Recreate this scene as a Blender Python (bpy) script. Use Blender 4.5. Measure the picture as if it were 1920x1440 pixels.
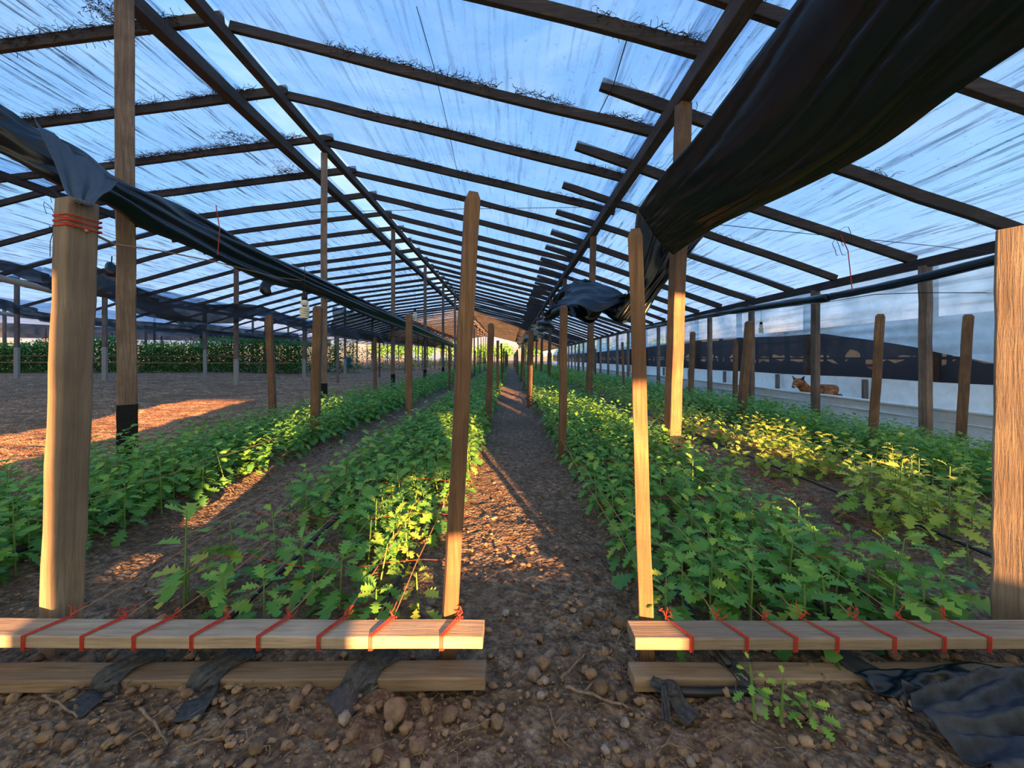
import bpy, math, random
import numpy as np
from mathutils import Vector, Matrix, noise
for o in list(bpy.data.objects): bpy.data.objects.remove(o)
S = bpy.context.scene; C = S.collection
PI = math.pi
# ------------------------------------------------------------------ camera, sky, sun, exposure
F, VX, VY, CH = 750.0, 957.0, 672.0, 1.0
cam = bpy.data.objects.new('camera', bpy.data.cameras.new('camera')); C.objects.link(cam)
cam.location = (0, 0, CH); cam.rotation_euler = (PI/2, 0, 0)
cam.data.sensor_width = 36; cam.data.lens = F/1920*36; cam.data.clip_end = 900; cam.data.clip_start = .05
cam.data.shift_x = (960-VX)/1920; cam.data.shift_y = -(720-VY)/1920
S.camera = cam
S.view_settings.view_transform = 'Standard'; S.view_settings.look = 'None'
S.view_settings.gamma = 1; S.view_settings.use_curve_mapping = False
S.view_settings.exposure = 0.60
cy = S.cycles
cy.use_denoising = True; cy.max_bounces = 6; cy.diffuse_bounces = 3; cy.glossy_bounces = 2
cy.transmission_bounces = 4; cy.transparent_max_bounces = 16; cy.sample_clamp_indirect = 6
cy.caustics_reflective = False; cy.caustics_refractive = False

class NT:
    def __init__(s, tree): s.t = tree; s.t.nodes.clear()
    def n(s, typ, **kw):
        nd = s.t.nodes.new(typ)
        for k, v in kw.items():
            if k in ('ins',):
                for kk, vv in v.items():
                    if hasattr(vv, 'is_linked') or isinstance(vv, bpy.types.NodeSocket): s.t.links.new(vv, nd.inputs[kk])
                    else: nd.inputs[kk].default_value = vv
            else: setattr(nd, k, v)
        return nd
    def ramp(s, fac, stops, interp='LINEAR'):
        nd = s.t.nodes.new('ShaderNodeValToRGB'); s.t.links.new(fac, nd.inputs[0])
        cr = nd.color_ramp; cr.interpolation = interp
        while len(cr.elements) < len(stops): cr.elements.new(.5)
        for e, (p, c) in zip(cr.elements, stops):
            e.position = p
            if not isinstance(c, (tuple, list)): c = (c, c, c)
            e.color = (*c[:3], 1)
        return nd.outputs[0]
    def mix(s, fac, a, b, blend='MIX'):
        nd = s.t.nodes.new('ShaderNodeMix'); nd.data_type = 'RGBA'; nd.blend_type = blend
        for k, v in ((0, fac), (6, a), (7, b)):
            if isinstance(v, bpy.types.NodeSocket): s.t.links.new(v, nd.inputs[k])
            elif k == 0: nd.inputs[0].default_value = v
            else: nd.inputs[k].default_value = (*v[:3], 1)
        return nd.outputs[2]
    def math(s, op, a, b=0.0, clamp=False):
        nd = s.t.nodes.new('ShaderNodeMath'); nd.operation = op; nd.use_clamp = clamp
        for k, v in ((0, a), (1, b)):
            if isinstance(v, bpy.types.NodeSocket): s.t.links.new(v, nd.inputs[k])
            else: nd.inputs[k].default_value = v
        return nd.outputs[0]
    def noise(s, vec, scale, detail=4, rough=.55, dist=0.0):
        nd = s.n('ShaderNodeTexNoise'); nd.inputs['Scale'].default_value = scale
        nd.inputs['Detail'].default_value = detail; nd.inputs['Roughness'].default_value = rough
        nd.inputs['Distortion'].default_value = dist
        s.t.links.new(vec, nd.inputs['Vector']); return nd.outputs[0]
    def mapping(s, vec, scale=(1,1,1), loc=None, rot=(0,0,0)):
        nd = s.n('ShaderNodeMapping'); s.t.links.new(vec, nd.inputs['Vector'])
        nd.inputs['Scale'].default_value = scale; nd.inputs['Rotation'].default_value = rot
        if isinstance(loc, bpy.types.NodeSocket): s.t.links.new(loc, nd.inputs['Location'])
        elif loc: nd.inputs['Location'].default_value = loc
        return nd.outputs[0]
    def bump(s, h, strength=.4, dist=.01):
        nd = s.n('ShaderNodeBump'); nd.inputs['Strength'].default_value = strength
        nd.inputs['Distance'].default_value = dist; s.t.links.new(h, nd.inputs['Height']); return nd.outputs[0]
    def link(s, a, b): s.t.links.new(a, b)

w = bpy.data.worlds.new('sky'); S.world = w; w.use_nodes = True
N = NT(w.node_tree)
tc = N.n('ShaderNodeTexCoord')
sep = N.n('ShaderNodeSeparateXYZ'); N.link(tc.outputs['Generated'], sep.inputs[0])
grad = N.ramp(sep.outputs[2], [(0.0, (.62,.42,.25)), (.035, (.95,.62,.38)), (.10, (.60,.74,.92)), (.28, (.34,.59,.85)),
                              (.55, (.205,.43,.76)), (1.0, (.15,.33,.70))])
cl = N.noise(N.mapping(tc.outputs['Generated'], (1.3,1.1,4.0), (.3,.7,0)), 2.6, 6, .6, .4)
clf = N.ramp(cl, [(.46, 0.0), (.72, .8)])
col = N.mix(clf, grad, (.52,.68,.88))
bg = N.n('ShaderNodeBackground', ins={'Color': col, 'Strength': 1.0})
out = N.n('ShaderNodeOutputWorld'); N.link(bg.outputs[0], out.inputs[0])

SUN_EL, SUN_AZ = math.radians(9.0), math.radians(14.0)          # low sun behind the camera, a little to the right
sun = bpy.data.objects.new('sun', bpy.data.lights.new('sun', 'SUN')); C.objects.link(sun)
d = Vector((math.sin(SUN_AZ)*math.cos(SUN_EL), -math.cos(SUN_AZ)*math.cos(SUN_EL), math.sin(SUN_EL)))
sun.rotation_euler = d.to_track_quat('Z', 'Y').to_euler(); sun.location = (8, -30, 8)
sun.data.energy = 25.0; sun.data.angle = math.radians(.7); sun.data.color = (1.0, .47, .16)

# ------------------------------------------------------------------ helpers
rng = random.Random(7); nr = np.random.default_rng(7)
def at(px, py, Y): return Vector(((px-VX)*Y/F, Y, CH+(VY-py)*Y/F))
def smooth(t): t = max(0.0, min(1.0, t)); return t*t*(3-2*t)
BEDS = {'A': (-1.32, -.36), 'B': (-3.35, -2.15), 'C': (.56, 1.66), 'D': (2.12, 3.12), 'E': (3.5, 5.3)}
def gz(X, Y):
    z = 0.0
    if X > 2.5: z -= .30*smooth((X-2.5)/3.6)
    if X < -6: z += .22*smooth((-6-X)/10)
    for a, b in BEDS.values():
        z += .035*smooth((X-a+.08)/.12)*smooth((b+.08-X)/.12)
    return z

def new_obj(name, mesh, mat=None, parent=None, loc=None):
    o = bpy.data.objects.new(name, mesh); C.objects.link(o)
    if mat is not None:
        for m in (mat if isinstance(mat, (list, tuple)) else [mat]): mesh.materials.append(m)
    if parent: o.parent = parent
    if loc is not None: o.location = loc
    return o
def tag(o, label=None, cat=None, group=None, kind=None):
    if label: o['label'] = label
    if cat: o['category'] = cat
    if group: o['group'] = group
    if kind: o['kind'] = kind
    return o
def empty(name, loc=(0,0,0)):
    o = bpy.data.objects.new(name, None); C.objects.link(o); o.location = loc; o.empty_display_size = .1; return o

class MB:
    """collects geometry of one mesh"""
    def __init__(s): s.v = []; s.f = []; s.m = []
    def add(s, vs, fs, mi=0):
        n = len(s.v); s.v.extend([tuple(p) for p in vs]); s.f.extend([tuple(i+n for i in f) for f in fs]); s.m.extend([mi]*len(fs))
    def beam(s, p0, p1, w, h, segs=6, jit=.004, roll=0.0, up=None, taper=1.0, cham=0.0, seed=0, bow=0.0, mi=0):
        p0 = Vector(p0); p1 = Vector(p1); ax = (p1-p0).normalized()
        up = Vector(up) if up else (Vector((0,1,0)) if abs(ax.z) > .8 else Vector((0,0,1)))
        sx = ax.cross(up).normalized(); sy = sx.cross(ax).normalized()
        if roll:
            R = Matrix.Rotation(roll, 3, ax); sx = R @ sx; sy = R @ sy
        L = (p1-p0).length; vs = []; fs = []
        ts = [i/segs for i in range(segs+1)]
        if cham: ts = ts[:-1]+[1-cham*.9/L, 1]
        # 8-point profile: slightly eased corners
        e = .055
        prof = [(-.5+e,-.5),(.5-e,-.5),(.5,-.5+e),(.5,.5-e),(.5-e,.5),(-.5+e,.5),(-.5,.5-e),(-.5,-.5+e)]
        r = random.Random(seed*7919+int(L*1000))
        for i, t in enumerate(ts):
            k = 1+(taper-1)*t
            if cham and i == len(ts)-1: k *= .62
            c = p0+(p1-p0)*t + sy*bow*math.sin(PI*t) + sx*r.uniform(-jit,jit) + sy*r.uniform(-jit,jit)
            kk = 1+r.uniform(-jit,jit)*6
            for (a, b) in prof: vs.append(c+sx*a*w*k*kk+sy*b*h*k*kk)
        n = 8
        for i in range(len(ts)-1):
            for j in range(n):
                fs.append((i*n+j, i*n+(j+1)%n, (i+1)*n+(j+1)%n, (i+1)*n+j))
        fs.append(tuple(reversed(range(n)))); fs.append(tuple((len(ts)-1)*n+j for j in range(n)))
        s.add(vs, fs, mi); return s
    def tube(s, pts, r, n=6, mi=0, cap=True, rs=None):
        pts = [Vector(p) for p in pts]; vs = []; fs = []
        prev = None
        for i, p in enumerate(pts):
            t = (pts[min(i+1,len(pts)-1)]-pts[max(i-1,0)])
            t = t.normalized() if t.length > 1e-9 else Vector((0,0,1))
            if prev is None: a = t.orthogonal().normalized()
            else: a = (prev - t*prev.dot(t)); a = a.normalized() if a.length > 1e-6 else t.orthogonal().normalized()
            prev = a; b = t.cross(a); rr = rs[i] if rs else r
            for j in range(n):
                th = 2*PI*j/n; vs.append(p+a*math.cos(th)*rr+b*math.sin(th)*rr)
        for i in range(len(pts)-1):
            for j in range(n): fs.append((i*n+j, i*n+(j+1)%n, (i+1)*n+(j+1)%n, (i+1)*n+j))
        if cap: fs.append(tuple(reversed(range(n)))); fs.append(tuple((len(pts)-1)*n+j for j in range(n)))
        s.add(vs, fs, mi); return s
    def grid(s, P, mi=0):
        nu, nv = len(P), len(P[0]); vs = [p for row in P for p in row]
        fs = [(i*nv+j, (i+1)*nv+j, (i+1)*nv+j+1, i*nv+j+1) for i in range(nu-1) for j in range(nv-1)]
        s.add(vs, fs, mi); return s
    def build(s, name, mat, parent=None, origin=None, shade=False, solid=0, bevel=0, subd=0):
        me = bpy.data.meshes.new(name)
        if origin is not None:
            ox, oy, oz = origin; vs = [(x-ox, y-oy, z-oz) for x, y, z in s.v]
        else: vs = s.v
        me.from_pydata(vs, [], s.f); me.update()
        if max(s.m, default=0) > 0: me.polygons.foreach_set('material_index', s.m)
        if shade: me.polygons.foreach_set('use_smooth', [True]*len(me.polygons))
        o = new_obj(name, me, mat, parent, origin if origin is not None else None)
        if parent is not None and origin is not None: o.location = Vector(origin)-parent.location
        elif parent is not None: o.location = -parent.location
        if subd: m = o.modifiers.new('subd', 'SUBSURF'); m.levels = subd; m.render_levels = subd
        if bevel: m = o.modifiers.new('bevel', 'BEVEL'); m.width = bevel; m.segments = 2; m.limit_method = 'ANGLE'
        if solid: m = o.modifiers.new('solid', 'SOLIDIFY'); m.thickness = solid; m.offset = 0
        return o
def interp(pts, t):
    n = len(pts)-1; x = t*n; i = min(int(x), n-1); f = x-i
    p = [pts[max(i-1,0)], pts[i], pts[i+1], pts[min(i+2,n)]]
    a, b, c, dd = [Vector(q) for q in p]
    return .5*((2*b)+(c-a)*f+(2*a-5*b+4*c-dd)*f*f+(3*b-3*c+dd-a)*f*f*f)
def loft(A, B, nu, nv, off=None):
    """sheet between two edge curves given in space; off(u, v) moves it along its own normal"""
    P = [[interp(A, i/nu).lerp(interp(B, i/nu), j/nv) for j in range(nv+1)] for i in range(nu+1)]
    if off:
        Q = [[None]*(nv+1) for _ in range(nu+1)]
        for i in range(nu+1):
            for j in range(nv+1):
                du = P[min(i+1,nu)][j]-P[max(i-1,0)][j]; dv = P[i][min(j+1,nv)]-P[i][max(j-1,0)]
                nn = du.cross(dv); nn = nn.normalized() if nn.length > 1e-9 else Vector((0,0,1))
                o = off(i/nu, j/nv); Q[i][j] = P[i][j]+nn*(o[0] if isinstance(o, tuple) else o)+Vector((0,0,o[1] if isinstance(o, tuple) else 0))
        P = Q
    return P
ORD = ['nearest','second','third','fourth','fifth','sixth','seventh','eighth','ninth','tenth','eleventh','twelfth']

# ------------------------------------------------------------------ materials
def material(name):
    m = bpy.data.materials.new(name); m.use_nodes = True; return m, NT(m.node_tree)
def finish(N, shader):
    o = N.n('ShaderNodeOutputMaterial'); N.link(shader, o.inputs[0])
def wood(name, axis, c0, c1, c2, gscale=1.0, rough=.75):
    """sawn timber, grain along the given axis"""
    m, N = material(name); tc = N.n('ShaderNodeTexCoord'); oi = N.n('ShaderNodeObjectInfo')
    rnd = N.math('MULTIPLY', oi.outputs['Random'], 37.0)
    cmb = N.n('ShaderNodeCombineXYZ')
    for i in range(3): N.link(rnd, cmb.inputs[i])
    k = [22*gscale]*3; k['XYZ'.index(axis)] = 1.1*gscale
    v = N.mapping(tc.outputs['Object'], tuple(k), cmb.outputs[0])
    g = N.noise(v, 1.6, 6, .65, 1.2); fine = N.noise(v, 6.0, 4, .7, .3)
    big = N.noise(N.mapping(tc.outputs['Object'], (1,1,1), cmb.outputs[0]), 3.2, 3, .6)
    col = N.ramp(g, [(.28, c0), (.50, c1), (.72, c2)])
    col = N.mix(N.ramp(fine, [(.50, 0.0), (.75, .6)]), col, tuple(x*.45 for x in c0))
    col = N.mix(N.ramp(big, [(.35, .65), (.7, 0.0)]), col, (c0[0]*.75, c0[1]*.78, c0[2]*.9))
    tone = N.math('ADD', N.math('MULTIPLY', oi.outputs['Random'], .5), .75)
    hs = N.n('ShaderNodeHueSaturation', ins={'Color': col, 'Value': tone})
    # saw marks across the grain
    kk = [3.0]*3; kk['XYZ'.index(axis)] = 90.0
    saw = N.noise(N.mapping(tc.outputs['Object'], tuple(kk)), 1.0, 2, .5)
    h = N.math('ADD', N.math('MULTIPLY', fine, .7), N.math('MULTIPLY', saw, .35))
    b = N.n('ShaderNodeBsdfPrincipled', ins={'Base Color': hs.outputs[0], 'Roughness': rough, 'Normal': N.bump(h, .55, .006)})
    finish(N, b.outputs[0]); return m
W_COL = wood('weathered_column_wood', 'Z', (.12,.08,.058), (.27,.18,.125), (.40,.30,.23))
W_STAKE = wood('stake_wood', 'Z', (.10,.052,.028), (.22,.12,.062), (.34,.20,.11))
W_POST = wood('pale_post_wood', 'Z', (.17,.125,.085), (.29,.22,.155), (.40,.32,.24), .8)
W_BAR = wood('pale_bar_wood', 'X', (.22,.165,.11), (.38,.30,.22), (.50,.41,.32), .8)
W_PLANK = wood('plank_wood', 'X', (.18,.12,.075), (.34,.24,.16), (.46,.35,.25), .8)
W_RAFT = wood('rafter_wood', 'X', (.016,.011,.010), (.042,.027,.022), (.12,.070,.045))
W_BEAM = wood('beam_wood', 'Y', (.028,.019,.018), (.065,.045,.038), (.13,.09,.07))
W_FAR = wood('grey_far_wood', 'Z', (.10,.075,.06), (.19,.15,.125), (.30,.25,.22))

def soil():
    m, N = material('crumbly_soil'); tc = N.n('ShaderNodeTexCoord'); P = tc.outputs['Object']
    a = N.noise(P, 2.2, 6, .6); b = N.noise(P, 26, 8, .7); c = N.n('ShaderNodeTexVoronoi'); N.link(P, c.inputs['Vector']); c.inputs['Scale'].default_value = 55
    d = N.n('ShaderNodeTexVoronoi'); N.link(P, d.inputs['Vector']); d.inputs['Scale'].default_value = 18
    col = N.ramp(b, [(.34, (.055,.036,.025)), (.47, (.20,.135,.092)), (.60, (.42,.31,.22)), (.72, (.74,.61,.48))])
    col = N.mix(N.ramp(a, [(.40, 0.0), (.65, .55)]), col, (.20,.135,.095))
    # the bare field on the far left is redder
    sx = N.n('ShaderNodeSeparateXYZ'); N.link(P, sx.inputs[0])
    fld = N.ramp(N.math('MULTIPLY', sx.outputs[0], -.1), [(.34, 0.0), (.42, .85)])
    b = N.math('ADD', N.math('MULTIPLY', b, .6), N.math('MULTIPLY', N.noise(P, 5.5, 5, .75), .4)); col = N.mix(fld, col, N.ramp(b, [(.42, (.13,.055,.028)), (.50, (.50,.25,.13)), (.60, (1.0,.66,.38))]))
    lf = N.noise(P, .9, 5, .6); col = N.mix(N.ramp(lf, [(.35, .5), (.6, 0.0)]), col, (.10,.065,.046))
    straw = N.noise(N.mapping(P, (1,1,1), None, (0,0,.6)), 120, 2, .5)
    col = N.mix(N.ramp(straw, [(.70, 0.0), (.76, .55)]), col, (.42,.33,.26))
    h = N.math('ADD', N.math('MULTIPLY', b, 1.0), N.math('ADD', N.math('MULTIPLY', c.outputs['Distance'], .9), N.math('MULTIPLY', d.outputs['Distance'], .8)))
    bs = N.n('ShaderNodeBsdfPrincipled', ins={'Base Color': col, 'Roughness': .95, 'Normal': N.bump(h, .9, .03)})
    bs.inputs['Specular IOR Level'].default_value = .2
    finish(N, bs.outputs[0]); return m
M_SOIL = soil()
def stone_mat(name, c0, c1, sc=14):
    m, N = material(name); tc = N.n('ShaderNodeTexCoord'); oi = N.n('ShaderNodeObjectInfo')
    n = N.noise(tc.outputs['Object'], sc, 6, .65); f = N.noise(tc.outputs['Object'], sc*6, 4, .7)
    col = N.mix(N.ramp(n, [(.35, 0.0), (.65, 1.0)]), c0, c1)
    hs = N.n('ShaderNodeHueSaturation', ins={'Color': col, 'Value': N.math('ADD', N.math('MULTIPLY', oi.outputs['Random'], .6), .7)})
    bs = N.n('ShaderNodeBsdfPrincipled', ins={'Base Color': hs.outputs[0], 'Roughness': .95, 'Normal': N.bump(N.math('ADD', n, f), .7, .012)})
    bs.inputs['Specular IOR Level'].default_value = .2
    finish(N, bs.outputs[0]); return m
M_CLOD = stone_mat('soil_clod', (.15,.098,.064), (.33,.23,.155))
M_CRUMB = stone_mat('soil_crumb', (.11,.07,.045), (.34,.235,.155), 9)
M_PALE = stone_mat('pale_stone', (.22,.18,.155), (.42,.37,.33))
def plain(name, c, rough=.6, spec=.4, bumpsc=0, bstr=.3, var=.25, metal=0, sheen=0):
    m, N = material(name); tc = N.n('ShaderNodeTexCoord')
    n = N.noise(tc.outputs['Object'], bumpsc or 20, 5, .6)
    col = N.mix(N.ramp(n, [(.3, 0.0), (.7, 1.0)]), tuple(x*(1-var) for x in c), tuple(min(1, x*(1+var)) for x in c))
    ins = {'Base Color': col, 'Roughness': rough, 'Metallic': metal}
    if bumpsc: ins['Normal'] = N.bump(n, bstr, .01)
    bs = N.n('ShaderNodeBsdfPrincipled', ins=ins); bs.inputs['Specular IOR Level'].default_value = spec
    finish(N, bs.outputs[0]); return m
M_TARP = plain('black_plastic_tarp', (.003,.008,.015), .30, .5, 9, .2, .4)
M_STRAP = plain('dusty_black_strap', (.045,.050,.058), .6, .4, 60, .5, .5)
M_CLOTH = plain('dusty_black_sheet', (.032,.040,.054), .62, .35, 30, .4, .4)
M_HOSE = plain('black_hose', (.012,.014,.017), .4, .5)
M_BLACKP = plain('black_tar_paint', (.012,.012,.014), .8, .25, 40, .5, .4)
M_WHITEP = plain('white_lime_paint', (.36,.33,.29), .85, .2, 40, .4, .2)
M_RED = plain('red_twine', (.55,.06,.04), .7, .2, 200, .5, .3)
M_TAN = plain('faded_orange_twine', (.48,.24,.14), .75, .2, 200, .5, .3)
M_WIRE = plain('dark_wire', (.035,.033,.035), .6, .3)
M_BULB = plain('cream_bulb_glass', (.80,.74,.58), .3, .5)
M_SOCK = plain('black_socket', (.015,.015,.017), .5, .4)
M_BLUE = plain('blue_barrel_plastic', (.02,.11,.42), .45, .5)
M_TWIG = plain('dry_twig_bark', (.22,.16,.115), .85, .2, 60, .5, .4)
M_VINE = plain('dry_vine', (.045,.028,.02), .9, .1, 60, .3, .5)
M_LEDGE = plain('white_plastic_liner', (.94,.97,.88), .5, .35, 6, .5, .12)
M_STEM = plain('green_stem', (.13,.24,.06), .6, .3)
M_SPOT = plain('far_foliage', (.10,.20,.05), .7, .2, 3, .3, .6)

def film(name, cover, streak_scale, tint=(.80,.90,1.0), axis='Y', dirt=(.07,.09,.12), milk=(.50,.66,.86), smul=1.0):
    """dusty greenhouse film: part see-through, part milky, with creases of dirt along its length"""
    m, N = material(name); tc = N.n('ShaderNodeTexCoord'); P = tc.outputs['Object']
    k = [streak_scale]*3; k['XYZ'.index(axis)] = streak_scale*.035
    s1 = N.noise(N.mapping(P, tuple(k)), 1.0, 5, .68, .25)
    k2 = [streak_scale*.33]*3; k2['XYZ'.index(axis)] = streak_scale*.02
    s2 = N.noise(N.mapping(P, tuple(k2), (3,1,2)), 1.0, 3, .6)
    blot = N.noise(P, .9, 6, .62); spk = N.noise(P, 14, 4, .7)
    amount = N.ramp(s2, [(.33, 0.1), (.58, 1.0)])
    streak = N.math('MULTIPLY', N.ramp(s1, [(.50, 0.0), (.62, 1.0)]), amount)
    dirtf = N.math('ADD', N.math('MULTIPLY', streak, .72*smul), N.math('MULTIPLY', N.ramp(spk, [(.60, 0.0), (.72, 1.0)]), .35), True)
    milkf = N.math('ADD', cover*.5, N.math('MULTIPLY', N.ramp(blot, [(.3, 0.0), (.7, 1.0)]), cover))
    tr = N.n('ShaderNodeBsdfTransparent', ins={'Color': (*tint, 1)})
    tl = N.n('ShaderNodeBsdfTranslucent', ins={'Color': (*milk, 1)})
    df = N.n('ShaderNodeBsdfDiffuse', ins={'Color': (*dirt, 1)})
    m1 = N.n('ShaderNodeMixShader', ins={0: milkf, 1: tr.outputs[0], 2: tl.outputs[0]})
    m2 = N.n('ShaderNodeMixShader', ins={0: dirtf, 1: m1.outputs[0], 2: df.outputs[0]})
    finish(N, m2.outputs[0]); return m
M_FILM_L = film('roof_film_left', .42, 22.0, smul=1.15)
M_FILM_R = film('roof_film_upper', .40, 14.0, smul=.45)
M_FILM_R2 = film('roof_film_lower', .42, 17.0, smul=.95)
M_CURT = film('side_curtain_film', .75, 9.0, (.90,.95,1.0), 'Y', (.34,.40,.48), (.66,.84,1.0), .6)
def net(name, opac, c):
    m, N = material(name); tc = N.n('ShaderNodeTexCoord')
    n = N.noise(tc.outputs['Object'], 2.0, 5, .6)
    tr = N.n('ShaderNodeBsdfTransparent'); df = N.n('ShaderNodeBsdfPrincipled', ins={'Base Color': (*c, 1), 'Roughness': .8})
    mx = N.n('ShaderNodeMixShader', ins={0: N.ramp(n, [(.3, opac-.06), (.7, min(1, opac+.06))]), 1: tr.outputs[0], 2: df.outputs[0]})
    finish(N, mx.outputs[0]); return m
M_NET = net('black_shade_net', .97, (.022,.026,.034))
M_NET2 = net('thin_black_shade_net', .90, (.035,.042,.055))

def leafmat(name, dark, mid, yel, trans=.35):
    m, N = material(name); tc = N.n('ShaderNodeTexCoord'); at_ = N.n('ShaderNodeAttribute'); at_.attribute_name = 'tone'
    n = N.noise(tc.outputs['Object'], 30, 3, .6)
    t = N.math('ADD', at_.outputs['Fac'], N.math('MULTIPLY', N.math('SUBTRACT', n, .5), .25))
    col = N.ramp(t, [(.05, dark), (.5, mid), (.92, yel)])
    bs = N.n('ShaderNodeBsdfPrincipled', ins={'Base Color': col, 'Roughness': .5, 'Normal': N.bump(n, .4, .004)})
    bs.inputs['Specular IOR Level'].default_value = .35
    tcol = N.mix(.5, col, (.30,.46,.05))
    tl = N.n('ShaderNodeBsdfTranslucent', ins={'Color': tcol})
    mx = N.n('ShaderNodeMixShader', ins={0: trans, 1: bs.outputs[0], 2: tl.outputs[0]})
    finish(N, mx.outputs[0]); return m
M_LEAF = leafmat('chrysanthemum_leaf', (.050,.19,.070), (.15,.40,.075), (.46,.64,.08))
M_LEAFY = leafmat('yellowing_leaf', (.09,.25,.05), (.22,.42,.06), (.50,.58,.10))
M_CROP = leafmat('tall_crop_leaf', (.05,.19,.05), (.11,.33,.07), (.24,.46,.08), .2)

# ------------------------------------------------------------------ floor
def build_floor():
    xs = [0.0]
    while xs[-1] < 90: xs.append(xs[-1]+max(.022, .022+.06*(xs[-1]-3.4) if xs[-1] > 3.4 else .022))
    xs = np.array(sorted(set([-x for x in xs[1:]]+xs)))
    ys = [-4.0, -2.0, -.5, .3]
    y = .6
    while y < 190: ys.append(y); y += max(.018, .011*y)
    ys = np.array(ys); nx, ny = len(xs), len(ys)
    v = np.zeros((ny, nx, 3)); v[..., 0] = xs[None, :]; v[..., 1] = ys[:, None]
    for j, yy in enumerate(ys):
        for i, xx in enumerate(xs):
            if abs(xx) > 1.6*yy+4: v[j, i, 2] = gz(xx, yy); continue
            z = gz(xx, yy)
            if yy < 14:
                p = Vector((xx, yy, 0))
                inbed = z > .02 and -4 < xx < 2
                a = abs(noise.noise(p*9))*1.0; b = abs(noise.noise(p*21+Vector((3,1,7))))
                c_ = abs(noise.noise(p*45+Vector((9,2,4)))); z += (.016*a+.022*b*(0.7+noise.noise(p*3))+.010*c_)*min(1, 14-yy) + .012*noise.noise(p*2.3)-.022
            else: z += .04*noise.noise(Vector((xx*.8, yy*.8, 0)))
            if xx < -3.7: z += .035*(noise.noise(Vector((xx*2.4, yy*2.4, 5)))) + .02*noise.noise(Vector((xx*6, yy*6, 5)))
            v[j, i, 2] = z
    idx = np.arange(ny*nx).reshape(ny, nx)
    f = np.stack([idx[:-1,:-1], idx[:-1,1:], idx[1:,1:], idx[1:,:-1]], -1).reshape(-1, 4)
    me = bpy.data.meshes.new('floor'); fill(me, v.reshape(-1, 3), f)
    me.polygons.foreach_set('use_smooth', np.ones(len(me.polygons), bool))
    o = new_obj('floor', me, M_SOIL); tag(o, kind='structure'); return o
def fill(me, v, f, tone=None):
    n = len(f); k = f.shape[1]
    me.vertices.add(len(v)); me.vertices.foreach_set('co', np.ascontiguousarray(v, dtype=np.float32).ravel())
    me.loops.add(n*k); me.loops.foreach_set('vertex_index', np.ascontiguousarray(f, dtype=np.int32).ravel())
    me.polygons.add(n); me.polygons.foreach_set('loop_start', np.arange(0, n*k, k, dtype=np.int32))
    me.update(calc_edges=True)
    if tone is not None:
        a = me.attributes.new('tone', 'FLOAT', 'FACE'); a.data.foreach_set('value', np.ascontiguousarray(tone, dtype=np.float32))
build_floor()

# clods: loose crumbs nobody could count, larger clods and stones one by one
def ico():
    import bmesh
    bm = bmesh.new(); bmesh.ops.create_icosphere(bm, subdivisions=2, radius=1.0)
    v = np.array([x.co[:] for x in bm.verts]); f = np.array([[q.index for q in x.verts] for x in bm.faces]); bm.free(); return v, f
IV, IF = ico()
def lumpy(seed, k=.35):
    out = []
    for p in IV:
        q = Vector(p); d = 1+k*noise.noise(q*1.3+Vector((seed*3.1, seed, 0)))+k*.5*noise.noise(q*3+Vector((seed,0,seed)))
        # cut facets
        out.append(q*d)
    return np.array([x[:] for x in out])
def scatter_crumbs():
    forms = [lumpy(s, .55) for s in range(10)]; V = []; Fc = []; n = 0
    for i in range(11000):
        Y = .85+4.2*nr.random()**1.8; xmax = 1.35*Y+.2; X = nr.uniform(-xmax, xmax)
        inbed = any(a < X < b for a, b in BEDS.values()) and Y > 1.4
        if inbed and nr.random() < .5: continue
        s = .0025+.012*nr.random()**6*(1.4 if Y < 1.6 else 1)
        r = forms[nr.integers(10)]; th = nr.uniform(0, 6.28)
        R = np.array([[math.cos(th), -math.sin(th), 0], [math.sin(th), math.cos(th), 0], [0, 0, 1]])
        v = (r*np.array([1, nr.uniform(.6, 1), nr.uniform(.5, .8)])) @ R.T*s+np.array([X, Y, gz(X, Y)+s*.3-.010])
        V.append(v); Fc.append(IF+n); n += len(v)
    me = bpy.data.meshes.new('soil_crumbs'); fill(me, np.concatenate(V), np.concatenate(Fc))
    tag(new_obj('soil_crumbs', me, M_CRUMB), 'loose dry soil crumbs scattered over the ground', 'soil crumbs', kind='stuff')
scatter_crumbs()
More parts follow.
